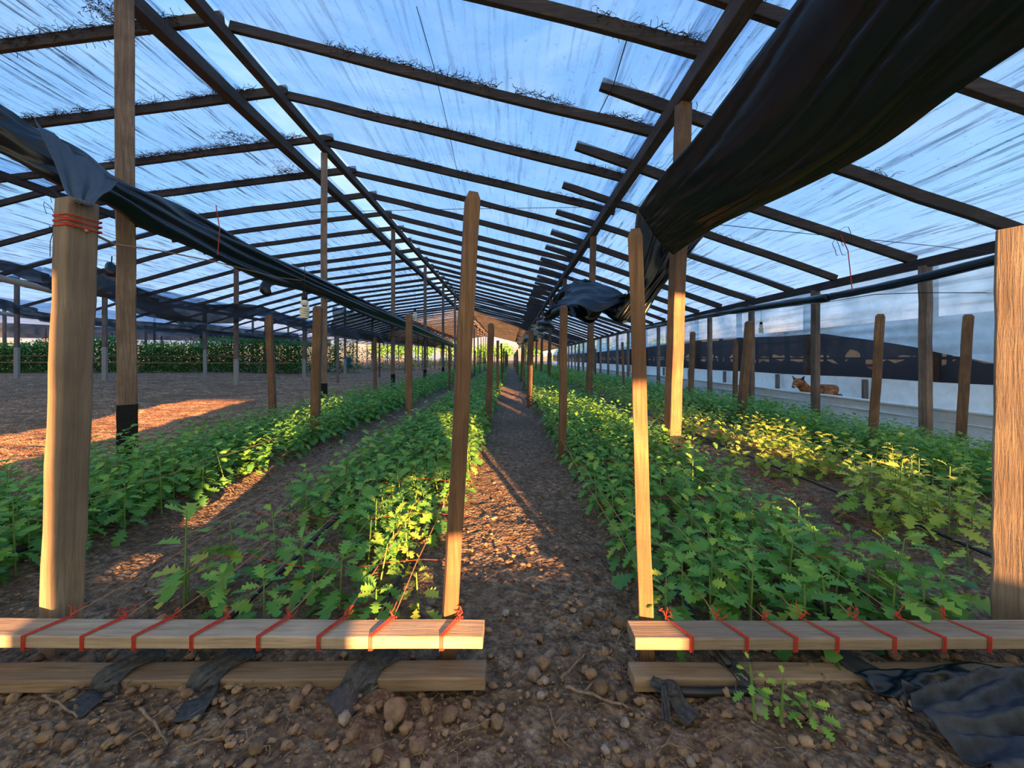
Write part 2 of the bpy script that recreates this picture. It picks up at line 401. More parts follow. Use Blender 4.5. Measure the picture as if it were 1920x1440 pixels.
# (px, py of foot, size in px, material, look)
stones = [(1125,1290,34,0,'largest brown clod beside the end of the right lower plank'), (1165,1305,24,0,'clod leaning on the right side of the largest path clod'),
 (1000,1262,26,1,'pale upright stone on the path, between the two lower planks'), (1018,1245,30,0,'reddish round clod above the pale upright path stone'),
 (1022,1272,17,1,'small pale stone right below the reddish path clod'), (948,1145,14,1,'small round pale stone on the dark middle of the path'),
 (1100,1160,22,0,'smooth round clod at the right edge of the path'), (1165,1168,30,0,'reddish clod touching the foot of the right path stake'),
 (740,1345,44,0,'big flat clod below the right end of the left lower plank'), (800,1322,26,0,'round clod under the left lower plank near its right end'),
 (845,1340,30,0,'rusty brown clod just below the left lower plank corner'), (932,1352,26,0,'reddish clod standing alone beside the left plank end'),
 (782,1400,28,0,'dark clod lowest in the group under the left plank'), (730,1365,20,0,'clod in front of the big flat clod'),
 (645,1368,24,1,'pale flat clod left of the plank clod group'), (1172,1352,18,1,'pale clod beside the black strap knot'),
 (1135,1402,17,1,'white stone low in the middle foreground'), (1170,1395,18,1,'second white stone just right of the low white stone'),
 (990,1430,18,0,'brown clod at the bottom edge under the path'), (1425,1350,26,1,'beige clod beside the weeds below the right plank'),
 (85,1405,24,0,'oval clod in the lower left corner'), (480,1425,26,0,'round clod at the bottom, right of the curved twig'),
 (350,1320,22,0,'clod between the two black straps on the left'), (555,1340,26,0,'round clod right of the middle black strap'),
 (510,1368,22,0,'reddish clod below the middle strap'), (160,1250,30,0,'dark clod behind the left plank beside the big post'),
 (1295,1425,18,1,'pale stone at the bottom, left of the shaded soil'), (1015,1300,16,1,'pale crumbled stone below the path stones'),
 (1060,1215,16,0,'dark clod on the path above the stone cluster'), (1108,1262,24,0,'clod behind the largest brown clod'),
 (250,1185,20,1,'grey clod just behind the left bar near the big post'), (600,1395,20,0,'brown clod in the rough soil below the left plank')]
for i, (px, py, sz, mi, lab) in enumerate(stones):
    Y = F/(py-VY+4); X = (px-VX)*Y/F; r = sz*.5*Y/F*1.05
    v = lumpy(i+20, .5)*np.array([1, .85, .8])*r
    me = bpy.data.meshes.new('stone' if mi else 'soil_clod'); fill(me, v, IF)
    me.polygons.foreach_set('use_smooth', np.ones(len(me.polygons), bool))
    o = new_obj('stone' if mi else 'soil_clod', me, M_PALE if mi else M_CLOD, loc=(X, Y, gz(X, Y)+r*.5-.006)); o.rotation_euler = (0, 0, i*1.3)
    tag(o, lab, 'stone' if mi else 'clod')
twigs = [([(80,1312),(110,1345),(145,1372)], .0045, 'straight pale twig on the soil in the lower left'),
 ([(262,1355),(290,1385),(314,1425)], .0045, 'bent twig lying below and between the two left straps'),
 ([(1060,1290),(1110,1305),(1180,1330)], .006, 'greenish forked stick on the path near the right plank'),
 ([(1052,1275),(1080,1245),(1098,1228)], .005, 'grey twig leaning across the path stones'),
 ([(400,1410),(440,1360),(480,1332)], .003, 'thin curved twig below the middle black strap'),
 ([(330,1435),(380,1418),(425,1410)], .004, 'pale twig at the bottom edge left of centre'),
 ([(1030,1330),(1045,1375),(1078,1415)], .0035, 'long dark twig in the lower middle foreground'),
 ([(845,1378),(870,1372),(925,1350)], .003, 'thin root beside the lone reddish clod'),
 ([(1155,1215),(1162,1190),(1168,1175)], .003, 'small twig beside the right beam end'),
 ([(1230,1408),(1255,1398),(1300,1410)], .003, 'broken straw lying below the strap knot')]
for pts, r, lab in twigs:
    P = []
    for px, py in pts:
        Y = F/(py-VY+4); X = (px-VX)*Y/F; P.append(Vector((X, Y, gz(X, Y)+.010)))
    Q = [interp(P, k/8)+Vector((0, 0, .004*math.sin(k*2))) for k in range(9)]
    m = MB(); m.tube(Q, r, 6, rs=[r*(1-.06*k) for k in range(9)])
    m.tube([Q[3], Q[3]+Vector((.02, .012, .012)), Q[3]+Vector((.035, .03, .01))], r*.5, 5)
    tag(m.build('twig', M_TWIG, origin=P[0], shade=True), lab, 'twig')
def straw():
    m = MB()
    for i in range(700):
        Y = .95+1.8*rng.random()**1.6; X = rng.uniform(-1.3*Y, 1.3*Y)
        if Y > 1.4 and not (-.3 < X < .5): continue
        if X > .8 and Y < 1.35: continue
        a = rng.uniform(0, PI); L = rng.uniform(.01, .05); z = gz(X, Y)+.004
        m.tube([(X, Y, z), (X+L*.5*math.cos(a), Y+L*.5*math.sin(a), z+.006), (X+L*math.cos(a+.4), Y+L*math.sin(a+.4), z)], .0011, 3)
    tag(m.build('straw', M_TWIG), 'loose bits of dry straw and roots littering the soil', 'straw', kind='stuff')
straw()

# ------------------------------------------------------------------ roof
XR, ZR, XL, ZL = -3.72, 5.32, -4.42, 5.24           # the two ridge beams
XM, ZM = 1.85, 3.95                                 # middle beam
XE, ZE = 6.1, 2.5                                   # eave beam
XV, ZV = -9.8, 4.63                                 # left valley beam
XG, ZG = -14.5, 3.35
YB, YF = -2.4, 78.0
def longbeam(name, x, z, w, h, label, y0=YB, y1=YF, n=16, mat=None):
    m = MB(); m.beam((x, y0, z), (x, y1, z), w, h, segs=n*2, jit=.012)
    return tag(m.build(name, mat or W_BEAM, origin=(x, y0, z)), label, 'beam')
longbeam('ridge_beam', XR, ZR-.10, .13, .15, 'long dark ridge beam carrying the upper ends of the right slope rafters')
longbeam('ridge_beam', XL, ZL-.08, .17, .19, 'thick dark beam left of the bright ridge slit, under the left slope rafters')
longbeam('purlin_beam', XM, ZM-.13, .14, .18, 'dark lengthwise beam under the overlapping rafter ends above the path')
longbeam('eave_beam', XE, ZE-.09, .10, .14, 'long dark eave beam over the columns by the right side curtain')
longbeam('valley_beam', XV, ZV-.10, .11, .15, 'long dark beam over the bare field carrying the left slope rafters')
longbeam('valley_beam', XG, ZG-.10, .11, .15, 'long dark beam beyond the bare field on the far left')
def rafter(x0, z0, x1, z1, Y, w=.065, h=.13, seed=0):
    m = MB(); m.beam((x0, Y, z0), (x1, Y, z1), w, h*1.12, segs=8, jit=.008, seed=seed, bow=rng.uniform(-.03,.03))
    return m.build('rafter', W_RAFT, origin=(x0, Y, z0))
def zl(x): return 5.43-.13*(-3.7-x)                  # left slope
def zu(x): return ZR+.05-(ZR-ZM)/(XM-XR)*(x-XR)      # upper right slope
def zd(x): return ZM+.03-(ZM-ZE)/(XE-XM)*(x-XM)      # lower right slope
def rafters(fn, x0, x1, start, where, group, step=1.38, jx=.12, ymax=YF, lead=9):
    k = 0; Y = start
    while Y < ymax:
        j0, j1 = rng.uniform(-jx, jx)*.5, rng.uniform(-jx, jx)
        o = rafter(x0+j0, fn(x0), x1+j1, fn(x1), Y+rng.uniform(-.03,.03), h=.12+rng.uniform(-.015,.015), seed=k)
        if Y*1 > 2.9 and k-first(start, step) < lead and k >= first(start, step):
            tag(o, '%s rafter from the camera %s' % (ORD[k-first(start, step)], where), 'rafter', group)
        else: tag(o, 'distant dark rafter %s' % where if Y > 3 else 'rafter overhead %s' % where, 'rafter', group)
        k += 1; Y += step
def first(start, step): return max(0, math.ceil((2.9-start)/step))
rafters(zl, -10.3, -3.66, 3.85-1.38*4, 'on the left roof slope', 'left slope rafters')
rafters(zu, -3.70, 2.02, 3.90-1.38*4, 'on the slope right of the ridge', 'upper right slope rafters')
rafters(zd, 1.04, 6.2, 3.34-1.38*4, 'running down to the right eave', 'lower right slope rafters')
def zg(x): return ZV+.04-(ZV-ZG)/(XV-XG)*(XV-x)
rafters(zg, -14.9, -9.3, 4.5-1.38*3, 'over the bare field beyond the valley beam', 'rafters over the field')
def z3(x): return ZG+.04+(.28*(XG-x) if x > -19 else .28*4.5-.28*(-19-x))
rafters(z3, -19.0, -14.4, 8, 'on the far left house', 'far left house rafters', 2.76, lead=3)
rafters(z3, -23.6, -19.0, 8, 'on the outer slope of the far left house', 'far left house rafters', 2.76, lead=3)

def roof_sheet(name, fn, x0, x1, mat, dz=.09, nx=14, y0=YB, y1=YF, label=None):
    ys = []; y = y0
    while y < y1: ys.append(y); y += .345
    ys.append(y1)
    P = []
    for i in range(nx+1):
        x = x0+(x1-x0)*i/nx; row = []
        for k, y in enumerate(ys):
            sag = .035*math.sin(PI*((y-3.9)/1.38 % 1))
            row.append(Vector((x, y, fn(x)+dz-sag*.6+.012*noise.noise(Vector((x*3, y, 0))))))
        P.append(row)
    m = MB(); m.grid(P); o = m.build(name, mat, shade=True); tag(o, kind='structure'); return o
roof_sheet('ceiling', zl, -10.2, XL+.02, M_FILM_L)
roof_sheet('ceiling', zu, XR-.02, XM+.35, M_FILM_R)
roof_sheet('ceiling', zd, XM-.15, 6.35, M_FILM_R2, dz=.08)
roof_sheet('ceiling', zg, -14.7, -9.6, M_FILM_L)
roof_sheet('ceiling', z3, -23.7, -14.5, M_FILM_L, nx=18)
def z4(x): return 3.2+.25*(4.5-abs(((-23.7-x) % 9)-4.5))
roof_sheet('ceiling', z4, -60, -23.7, M_FILM_L, nx=48)

# dry vines caught along the rafters
def debris():
    m = MB()
    def fuzz(fn, x0, x1, Y, dens, amp):
        n = int(abs(x1-x0)*dens)
        for _ in range(n):
            x = rng.uniform(x0, x1)
            if noise.noise(Vector((x*1.4, Y*3, 1))) < -.12: continue
            z = fn(x)+.055; p = Vector((x, Y+rng.uniform(-.05,.03), z)); pts = [p]; dr = Vector((rng.uniform(-1,1), rng.uniform(-.5,.2), rng.uniform(-.3,.35)))
            for k in range(4):
                dr += Vector((rng.uniform(-.8,.8), rng.uniform(-.5,.5), rng.uniform(-.6,.5))); p = p+dr.normalized()*amp; p.z = min(p.z, fn(p.x)+.10); pts.append(p)
            m.tube(pts, rng.uniform(.002,.0045), 3, cap=False)
    for k in range(0, 5):
        Y = 3.9+1.38*k
        fuzz(zu, -3.0+.6*(k > 0), 1.9, Y-.02, 120 if k < 3 else 50, .035)
        fuzz(zl, -9.5, -4.2, Y-.07, 150 if k < 4 else 70, .045)
    for k in range(0, 4): fuzz(zd, 1.1, 4.5, 3.34+1.38*k, 30, .03)
    for (x, Y) in [(-4.0-.9, 5.2), (-5.3, 8.0), (-5.0, 9.4)]:
        for _ in range(110):
            c = Vector((x+rng.gauss(0,.22), Y-.25+rng.gauss(0,.16), zl(x)+.02+rng.gauss(0,.02))); pts = [c]
            for k in range(4): c = c+Vector((rng.uniform(-.06,.06), rng.uniform(-.05,.05), rng.uniform(-.03,.02))); pts.append(c)
            m.tube(pts, .0035, 3, cap=False)
    tag(m.build('dry_vines', M_VINE), 'dry tangled vine litter caught under the film along the roof rafters', 'dry vines', kind='stuff')
debris()

# ------------------------------------------------------------------ columns
def column(x, y, top, w, label, xt=None, base=None, bh=.5, rot=.6, mat=None, group=None, gzv=None, cat='column', yt=None):
    g = gz(x, y) if gzv is None else gzv
    xt = x if xt is None else xt; yt = y if yt is None else yt
    m = MB(); m.beam((x, y, g-.06), (xt, yt, top), w, w*.92, segs=10, jit=.004, roll=rot, seed=int(y*13+x*7))
    o = m.build('wooden_column', mat or W_COL, origin=(x, y, g)); tag(o, label, cat, group)
    if base:
        k = bh/(top-g); b = MB()
        b.beam((x, y, g-.05), (x+(xt-x)*k, y+(yt-y)*k, g+bh), w*1.07, w*1.0, segs=5, jit=.003, roll=rot, seed=3)
        b.build('painted_base', M_BLACKP if base == 'black' else M_WHITEP, o, origin=(x, y, g))
    return o
ridge_Y = [3.93, 8.06, 12.8, 17.6, 22.3]+[22.3+4.8*k for k in range(1, 11)]
for i, Y in enumerate(ridge_Y):
    far = i > 4
    column(-3.76, Y, ZR-.2, .145 if i < 1 else .12, ('tall thick column of the ridge row with black painted foot, %s from the camera' % ORD[i]) if not far else 'distant tall column in the ridge row',
           xt=-3.76-.04 if i == 0 else -3.75, base='black', bh=.55 if i == 0 else .5, rot=.75 if i == 0 else .4, group='ridge row columns')
for i in range(14):
    Y = 4.3+4.66*i; far = i > 4
    column(1.73 if i == 0 else 1.75, Y, ZM-.22, .135 if i == 0 else .115, ('wooden column right of the path, %s from the camera' % ORD[i]) if not far else 'distant column in the row right of the path',
           xt=1.86, base='black' if i == 0 else None, bh=.18, rot=.25, group='columns under the lengthwise beam', mat=W_STAKE)
for i in range(22):
    Y = 5.88+2.12*i; far = i > 7
    column(6.1, Y, ZE-.14, .12 if i < 2 else .11, ('dark eave column before the white side sheet, %s from the camera' % ORD[i]) if not far else 'distant dark eave column along the right side',
           rot=.2, group='eave columns on the right', mat=W_COL)
for i in range(12):
    Y = 14.3+4.7*i
    column(XV, Y, ZV-.17, .13, ('field column with lime white foot in the valley row, %s from the camera' % ORD[i]) if i < 4 else 'distant white footed column in the field valley row',
           base='white', bh=.9, rot=.3, group='white footed field columns', mat=W_COL)
for r, (X, top) in enumerate([(-14.5, ZG-.15), (-19, ZG+1.1), (-23.6, 3.1), (-28.2, 4.2), (-32.7, 3.1)]):
    for i in range(10 if r else 12):
        Y = 14.3+4.7*i+r*1.1
        column(X, Y, top, .12, 'thin lime washed post far beyond the bare field' if (r or i > 2) else 'lime washed post at the far side of the bare field, %s from the camera' % ORD[i],
               base='white', bh=1.2, rot=.3, group='lime washed posts beyond the field', mat=W_FAR, cat='post')
for i in range(11):
    Y = 16+5.1*i
    column(-6.9, Y, 2.0, .08, 'thin post standing out in the bare field', rot=.1, group='thin posts in the bare field', mat=W_FAR, cat='post')

# ------------------------------------------------------------------ stakes
def stake(tx, ty, bx, by, wpx, label, Y=None, Xb=None, cham=.03, rot=.15, mat=None, group=None, name='garden_stake'):
    if Y is None: Y = F/(by-VY)
    Xb = (bx-VX)*Y/F; g = gz(Xb, Y)
    T = at(tx, ty, Y); w_ = wpx*Y/F
    m = MB(); m.beam((Xb, Y, g-.05), T, w_, w_*.85, segs=10, jit=.0018 if Y < 2 else .003, roll=rot, cham=cham, seed=int(tx))
    return tag(m.build(name, mat or W_STAKE, origin=(Xb, Y, g), bevel=.002 if Y < 2 else 0), label, 'stake', group)
stake(886, 361, 838, 1248, 27, 'tall brown stake with a chamfered top at the left side of the path', Y=1.325, rot=.30)
stake(1191, 430, 1214, 1258, 26, 'tall pale stake standing at the right side of the path entrance', Y=1.325, rot=-.32)
G = 'stakes along the beds'
stake(921, 606, 915, 797, 11, 'pale stake left of the path, second from the camera', Y=6.0, group=G)
stake(1057, 573, 1054, 862, 13, 'brown stake right of the path below the crumpled tarp', Y=3.95, group=G)
stake(996, 618, 992, 762, 8.5, 'slim stake right of the path, third from the camera', Y=8.3, group=G)
stake(596, 574, 590, 832, 15, 'brown stake right beside the spiral lamp on the left', Y=4.7, group=G)
stake(767, 588, 767, 775, 12, 'stake between the two left beds with a small white lamp at its side', Y=7.3, group=G)
stake(504, 591, 512, 772, 11, 'pale stake between the bare field and the left bed', Y=7.2, group=G)
stake(703, 632, 703, 742, 6, 'thin stake at the outer left bed, beyond the lamp stake', Y=11, group=G)
stake(1406, 602, 1388, 785, 13, 'leaning stake close beside a dark eave column', Y=6.5, group=G)
stake(1379, 638, 1378, 745, 7, 'thin stake left of the leaning stake pair on the right', Y=10, group=G)
stake(1299, 622, 1294, 748, 8, 'slim stake in the right bed, before the black netting', Y=9.6, group=G)
stake(1651, 589, 1634, 852, 15, 'round topped leaning stake right of the dog', Y=4.5, group=G, rot=.7)
stake(1816, 590, 1798, 830, 17, 'thick leaning stake nearest the big right post', Y=4.9, group=G, rot=.7)
for i in range(9):
    Y = 10.6+4.6*i
    for X, lab in ((-.33, 'distant stake in the row left of the path'), (.44, 'distant stake in the row right of the path')):
        T = at(0, 0, 1); x = X+rng.uniform(-.03,.03); Yy = Y+(2.2 if X > 0 else 0)
        m = MB(); m.beam((x, Yy, gz(x, Yy)-.03), (x+rng.uniform(-.06,.06), Yy, 1.52+rng.uniform(-.06,.06)), .07, .06, segs=4, seed=i)
        tag(m.build('garden_stake', W_STAKE, origin=(x, Yy, 0)), lab, 'stake', lab.replace('distant stake', 'far stakes'))
    for X in (-2.0, 3.7):
        x = X+rng.uniform(-.05,.05); Yy = Y+2.4
        m = MB(); m.beam((x, Yy, gz(x, Yy)-.03), (x+rng.uniform(-.06,.06), Yy, 1.5+rng.uniform(-.06,.06)), .07, .06, segs=4, seed=i+40)
        side = 'between the two left beds' if X < 0 else 'in the outer right beds'
        tag(m.build('garden_stake', W_STAKE, origin=(x, Yy, 0)), 'distant stake '+side, 'stake', 'far stakes '+side)
# two big posts
def bigpost(bx, by, tx, ty, w_, label, rot, Y):
    B = at(bx, by, Y); T = at(tx, ty, Y); B.z = gz(B.x, Y)-.05
    m = MB(); m.beam(B, T, w_, w_, segs=14, jit=.0022, roll=rot, seed=int(bx))
    return tag(m.build('timber_post', W_POST, origin=(B.x, Y, 0), bevel=.003), label, 'post')
bigpost(113, 1265, 145, 378, .084, 'big pale timber post on the left with tarp tip and red twine at its top', -.33, 1.39)
bigpost(1908, 1265, 1918, 428, .105, 'big grey and orange timber post at the right edge', .42, 1.40)

# ------------------------------------------------------------------ front bars and planks
def board(name, p0, p1, w, h, mat, label, segs=12, seed=1, bow=0):
    m = MB(); m.beam(p0, p1, h, w, segs=segs, jit=.0015, seed=seed, bow=bow)
    return tag(m.build(name, mat, origin=p0, bevel=.0025), label, 'bar' if name == 'tie_bar' else 'plank')
# beam() takes width sideways (w) and height along 'up': bars run along X, so the sideways axis is Y
def bar(name, x0, x1, y, z0, z1, wy, hz, mat, label, seed):
    m = MB(); m.beam((x0, y, z0), (x1, y, z1), wy, hz, segs=14, jit=.0014, seed=seed)
    return tag(m.build(name, mat, origin=(x0, y, z0), bevel=.0022), label, 'bar' if name == 'tie_bar' else 'plank')
BY, BW, BH = 1.243, .086, .037
bar('tie_bar', -2.1, -.083, BY, .150, .144, BW, BH, W_BAR, 'pale wooden bar wrapped with red twine across the left bed', 1)
bar('tie_bar', .375, 2.3, BY, .140, .146, BW, BH, W_BAR, 'wooden bar wrapped with red twine across the right bed', 2)
bar('base_plank', -2.2, -.075, 1.225, .020, .030, .075, .040, W_PLANK, 'plank lying on the soil below the left bar, with black straps', 3)
bar('base_plank', .372, 2.4, 1.235, .018, .012, .07, .044, W_PLANK, 'darker plank lying on the soil below the right bar', 4)
# short blocks under the bar ends: the stakes carry them; here the near cut end of the right bar is left square

# ------------------------------------------------------------------ twines
def twine_label(side, k, n):
    if side == 'left': return 'red twine looped round the left bar, %s from its path end' % (['first']+ORD[1:])[k]
    return 'red twine looped round the right bar, %s from its path end' % (['first']+ORD[1:])[k]
lx = [828, 695, 598, 485, 360, 252, 155, 45]; rx = [1297, 1400, 1492, 1570, 1677, 1770, 1855]
def wrap(px, zc, side):
    x = (px-VX)*(BY-BW/2)/F; hw, hh = BW/2+.003, BH/2+.003; s = 1 if side == 'left' else -1
    m = MB()
    for k in range(3):
        dx = (k-1)*.0042; sk = s*(.040+.004*k)
        P = [(x+dx, BY-hw, zc+hh), (x+dx-.001, BY-hw, zc-hh), (x+dx+.5*sk, BY, zc-hh-.001), (x+dx+sk, BY+hw, zc-hh), (x+dx+sk, BY+hw, zc+hh), (x+dx+.5*sk, BY, zc+hh+.001), (x+dx, BY-hw, zc+hh)]
        m.tube(P, .0017, 6)
    return x, s, m
for side, xs, zc in (('left', lx, .147), ('right', rx, .143)):
    for k, px in enumerate(xs):
        x, s, m = wrap(px, zc, side)
        root = m.build('twine', M_RED, origin=(x, BY, zc)); tag(root, twine_label(side, k, len(xs)), 'twine', 'twines tied round the front bars')
        kx = x+s*.041; kn = MB(); r = random.Random(px)
        for q in range(4):
            p = Vector((kx, BY+.048, zc+.022)); pts = [p]
            for _ in range(4): p = p+Vector((r.uniform(-.012,.012), r.uniform(-.008,.012), r.uniform(-.005,.013))); pts.append(p)
            kn.tube(pts, .0016, 5)
        kn.build('knot', M_RED, root, origin=(kx, BY+.05, zc))
        if side == 'left' and k == 0: continue
        st = MB(); P = []
        xe = kx*1.0+s*.02*(1 if side == 'left' else 1)
        for q in range(26):
            t = (q/25)**2; Y = BY+.05+t*48
            P.append((kx+(xe-kx)*min(1, t*6), Y, zc+.02+.05*min(1, (Y-1.3)/3)+.008*math.sin(q*2.1+px)))
        st.tube(P, .0016, 5, rs=[.0015+.0007*min(8, p[1]) *.35 for p in P])
        st.build('strand', M_TAN, root, origin=(kx, BY+.05, zc))
# long strands at bed edges and net cross strings
def strand(P, r, mat, label, cat='string', group=None, name='string'):
    m = MB(); m.tube(P, r, 5); return tag(m.build(name, mat, origin=P[0]), label, cat, group)
for X, z, lab in ((-1.42, .22, 'orange string along the outer edge of the near left bed'), (-2.2, .26, 'yellowish string along the inner edge of the far left bed'),
                  (-2.75, .28, 'yellowish string over the middle of the far left bed'), (.53, .20, 'pale string along the right edge of the path'), (1.7, .2, 'red string along the edge of the near right bed'),
                  (2.2, .22, 'red string along the inner edge of the sparse yellow bed'), (3.4, .15, 'red string between the two outer right beds')):
    strand([(X+.01*math.sin(q), .95+.9*q if X > -1 and X < 1.5 else .8+.9*q, z+.01*math.sin(q*1.7)) for q in range(1, 34)], .0018, M_TAN if X < 1 else M_RED, lab)
for k, (Y, x0, x1, side) in enumerate([(1.62, -1.3, -.22, 'left'), (2.1, -1.35, -.22, 'left'), (2.7, -1.35, -.25, 'left'), (3.5, -1.35, -.3, 'left'), (1.7, .46, 1.65, 'right'), (2.3, .5, 1.65, 'right'), (3.1, .5, 1.65, 'right')]):
    strand([(x0+(x1-x0)*q/8, Y+.02*math.sin(q*1.3+k), .17+.02*math.sin(q+k)) for q in range(9)], .0012, M_RED,
           'thin red cross string over the near %s bed, %s from the camera' % (side, ORD[k if side == 'left' else k-4]))
# irrigation hoses
for X, Y0, lab in ((-.47, 1.3, 'black drip hose lying along the left bed beside the path'), (-1.0, 1.3, 'black drip hose in the middle of the near left bed'), (.66, 1.2, 'black drip hose lying along the right bed beside the path'),
                   (1.15, 1.35, 'black drip hose in the middle of the near right bed'), (2.25, 1.6, 'black drip hose beside the sparse yellow bed'), (-2.35, 1.0, 'black drip hose at the edge of the far left bed')):
    m = MB(); m.tube([(X+.03*noise.noise(Vector((q*.7, X, 0))), Y0+.55*q, gz(X, Y0+.55*q)+.04+.012*noise.noise(Vector((q, X, 3)))) for q in range(0, 40)], .0095, 8)
    tag(m.build('drip_hose', M_HOSE, origin=(X, Y0, 0), shade=True), lab, 'hose')

# twine round the top of the big left post, hanging cords
m = MB(); P0 = at(146, 430, 1.39)
for k in range(5):
    pts = []
    for q in range(33):
        th = 2*PI*q/32; rr = .062; z = P0.z+.004*k*2.2-.012*math.cos(th)*(1 if k % 2 else .3)
        c, s = math.cos(th), math.sin(th); kk = 1/max(abs(c*math.cos(-.33)+s*math.sin(-.33)), abs(-c*math.sin(-.33)+s*math.cos(-.33)))
        pts.append((P0.x+.047*kk*c, P0.y+.047*kk*s, z))
    m.tube(pts, .0025, 5)
ro = m.build('twine', M_RED, origin=P0); tag(ro, 'red twine wound round the top of the big left post', 'twine')
strand([P0+Vector((.05,-.02,-.01)), at(215, 458, 1.7), at(300, 470, 2.6), at(400, 490, 3.6), at(520, 520, 5.4), at(605, 531, 7.9)], .005, M_TAN, 'pale rope running from the big left post to the second ridge column', 'rope', name='rope')
def cord(pts, r, mat, lab, group=None): strand([at(*p) for p in pts], r, mat, lab, 'cord', group, 'cord')
cord([(781,12,3.7),(812,120,4.2),(838,230,5.2),(862,345,6.6)], .004, M_WIRE, 'thin dark cord hanging along the roof left of the path stake')
cord([(1175,75,3.9),(1150,160,4.6),(1122,215,5.1)], .006, M_WIRE, 'dark cord tied between two rafters above the path')
cord([(405,385,4.4),(412,430,4.4),(408,478,4.4)], .005, M_RED, 'red cord hanging on the long rolled tarp at the left')
cord([(1576,440,4.4),(1590,470,4.4),(1598,545,4.4)], .005, M_RED, 'red cord hanging on the rolled curtain at the right')
cord([(580,398,7),(860,392,7),(1135,388,7),(1400,410,7)], .005, M_WIRE, 'thin wire stretched across the house under the rafters')
cord([(1290,415,4.3),(1450,432,4.4),(1740,460,4.6),(1925,480,4.7)], .004, M_WIRE, 'thin wire stretched from the big tarp to the right eave')
cord([(1540,568,7.9),(1640,552,6.6),(1730,549,5.8),(1900,549,5.0)], .006, M_WIRE, 'dark wire stretched along the right side curtain')
m = MB()
for (px, py, r) in ((1585, 452, 26), (1572, 462, 16)):
    c = at(px, py, 4.45); m.tube([c+Vector((math.cos(t)*r*4.45/F*.6, .02*math.sin(3*t), math.sin(t)*r*4.45/F)) for t in [k*.45 for k in range(12)]], .003, 4)
tag(m.build('wire_coil', M_WIRE, origin=at(1585,452,4.45)), 'tangle of thin wire hanging under the right slope', 'wire')
m = MB()
for (px, py, r) in ((92, 430, 50), (100, 455, 30), (104, 415, 60)):
    c = at(px, py, 1.5); m.tube([c+Vector((math.cos(t*1.3)*r*.2*1.5/F, .01*math.sin(3*t), math.sin(t)*r*1.5/F)) for t in [k*.5-1.5 for k in range(9)]], .0012, 4)
tag(m.build('wire_coil', M_WIRE, origin=at(92,430,1.5)), 'thin wire curling beside the big left post', 'wire')

# ------------------------------------------------------------------ tarps and curtains
def sheet(name, A, B, nu, nv, off, mat, label, cat='tarp', solid=.004, group=None, subd=0):
    P = loft([at(*p) for p in A], [at(*p) for p in B], nu, nv, off); m = MB(); m.grid(P)
    o = m.build(name, mat, shade=True, solid=solid, origin=P[0][0], subd=subd)
    return tag(o, label, cat, group)
def folds(seed, amp, fr, conv=0.0, sag=0.0):
    def f(u, v):
        a = amp*(.45+.55*u if conv > 0 else 1)
        s = noise.noise(Vector((v*fr+seed+1.2*noise.noise(Vector((u*2, v*2, seed))), u*1.6, seed)))
        r = 1-abs(noise.noise(Vector((v*fr*1.9, u*2.2+seed, 9))))*2.4      # sharp creases
        return (a*(1.6*s+.7*r), -sag*math.sin(PI*v)*math.sin(PI*min(1, u*.9+.05)))
    return f
# big tarp overhead: from the column right of the path towards the camera
sheet('overhead_tarp', [(1197,392,4.0),(1240,330,3.75),(1300,262,3.4),(1400,128,2.85),(1500,-10,2.4),(1640,-220,1.9)],
      [(1262,478,4.1),(1345,425,3.75),(1470,368,3.2),(1640,282,2.6),(1800,168,2.1),(2150,-60,1.5)], 90, 60,
      lambda u, v: ((.006+.020*u)*(1.6*noise.noise(Vector((v*5+1.1*noise.noise(Vector((u*2, v*2, 4))), u*1.2, 4)))+.8*max(0, 1-9*abs(noise.noise(Vector((v*4+u*1.0, u*.8, 9))))))+.012*(1-u)**2*noise.noise(Vector((v*30, u*12, 1))), -.16*math.sin(PI*v)*math.sin(PI*(.1+.8*u))),
      M_TARP, 'huge black plastic tarp sagging overhead at the upper right')
m = MB()
P = loft([at(*p) for p in [(1194,392,4.55),(1188,450,4.55),(1182,520,4.55),(1174,560,4.6),(1150,596,4.65)]], [at(*p) for p in [(1362,412,4.55),(1335,428,4.55),(1290,478,4.55),(1240,540,4.6),(1200,606,4.65)]], 40, 26,
         lambda u, v: (.05*noise.noise(Vector((v*7+u*2, u*1.2, 2)))+.03*(1-2.5*abs(noise.noise(Vector((v*9, u*2, 8))))), 0))
m.grid(P); tag(m.build('gathered_tarp', M_TARP, shade=True, solid=.004, origin=P[0][0]), 'black tarp end hanging gathered between the pale stake and the column', 'tarp')
# crumpled bundle further on
m = MB()
P = loft([at(*p) for p in [(1172,545,5.2),(1160,560,5.2),(1140,545,5.6),(1100,524,5.9),(1075,528,6.1),(1050,550,6.3),(1028,590,6.6)]],
         [at(*p) for p in [(1185,600,5.2),(1160,606,5.2),(1132,585,5.6),(1110,608,5.7),(1075,596,5.9),(1055,590,6.1),(1022,606,6.6)]], 60, 24,
         lambda u, v: (.12*noise.noise(Vector((v*3+u*4, u*5, 3)))+.05*(1-2.5*abs(noise.noise(Vector((v*5, u*8, 5))))), 0))
m.grid(P)
P = loft([at(*p) for p in [(1075,527,6.0),(1110,524,5.8),(1150,538,5.4),(1175,552,5.2)]], [at(*p) for p in [(1030,588,5.6),(1080,570,5.3),(1125,582,5.1),(1172,560,5.1)]], 30, 20,
         lambda u, v: (.035*(1-3*abs(noise.noise(Vector((v*7, u*2, 5))))), 0))
m.grid(P)
tag(m.build('crumpled_tarp', M_TARP, shade=True, solid=.004, origin=at(1100,560,5.8)), 'crumpled black tarp bundle slung under the column right of the path', 'tarp')
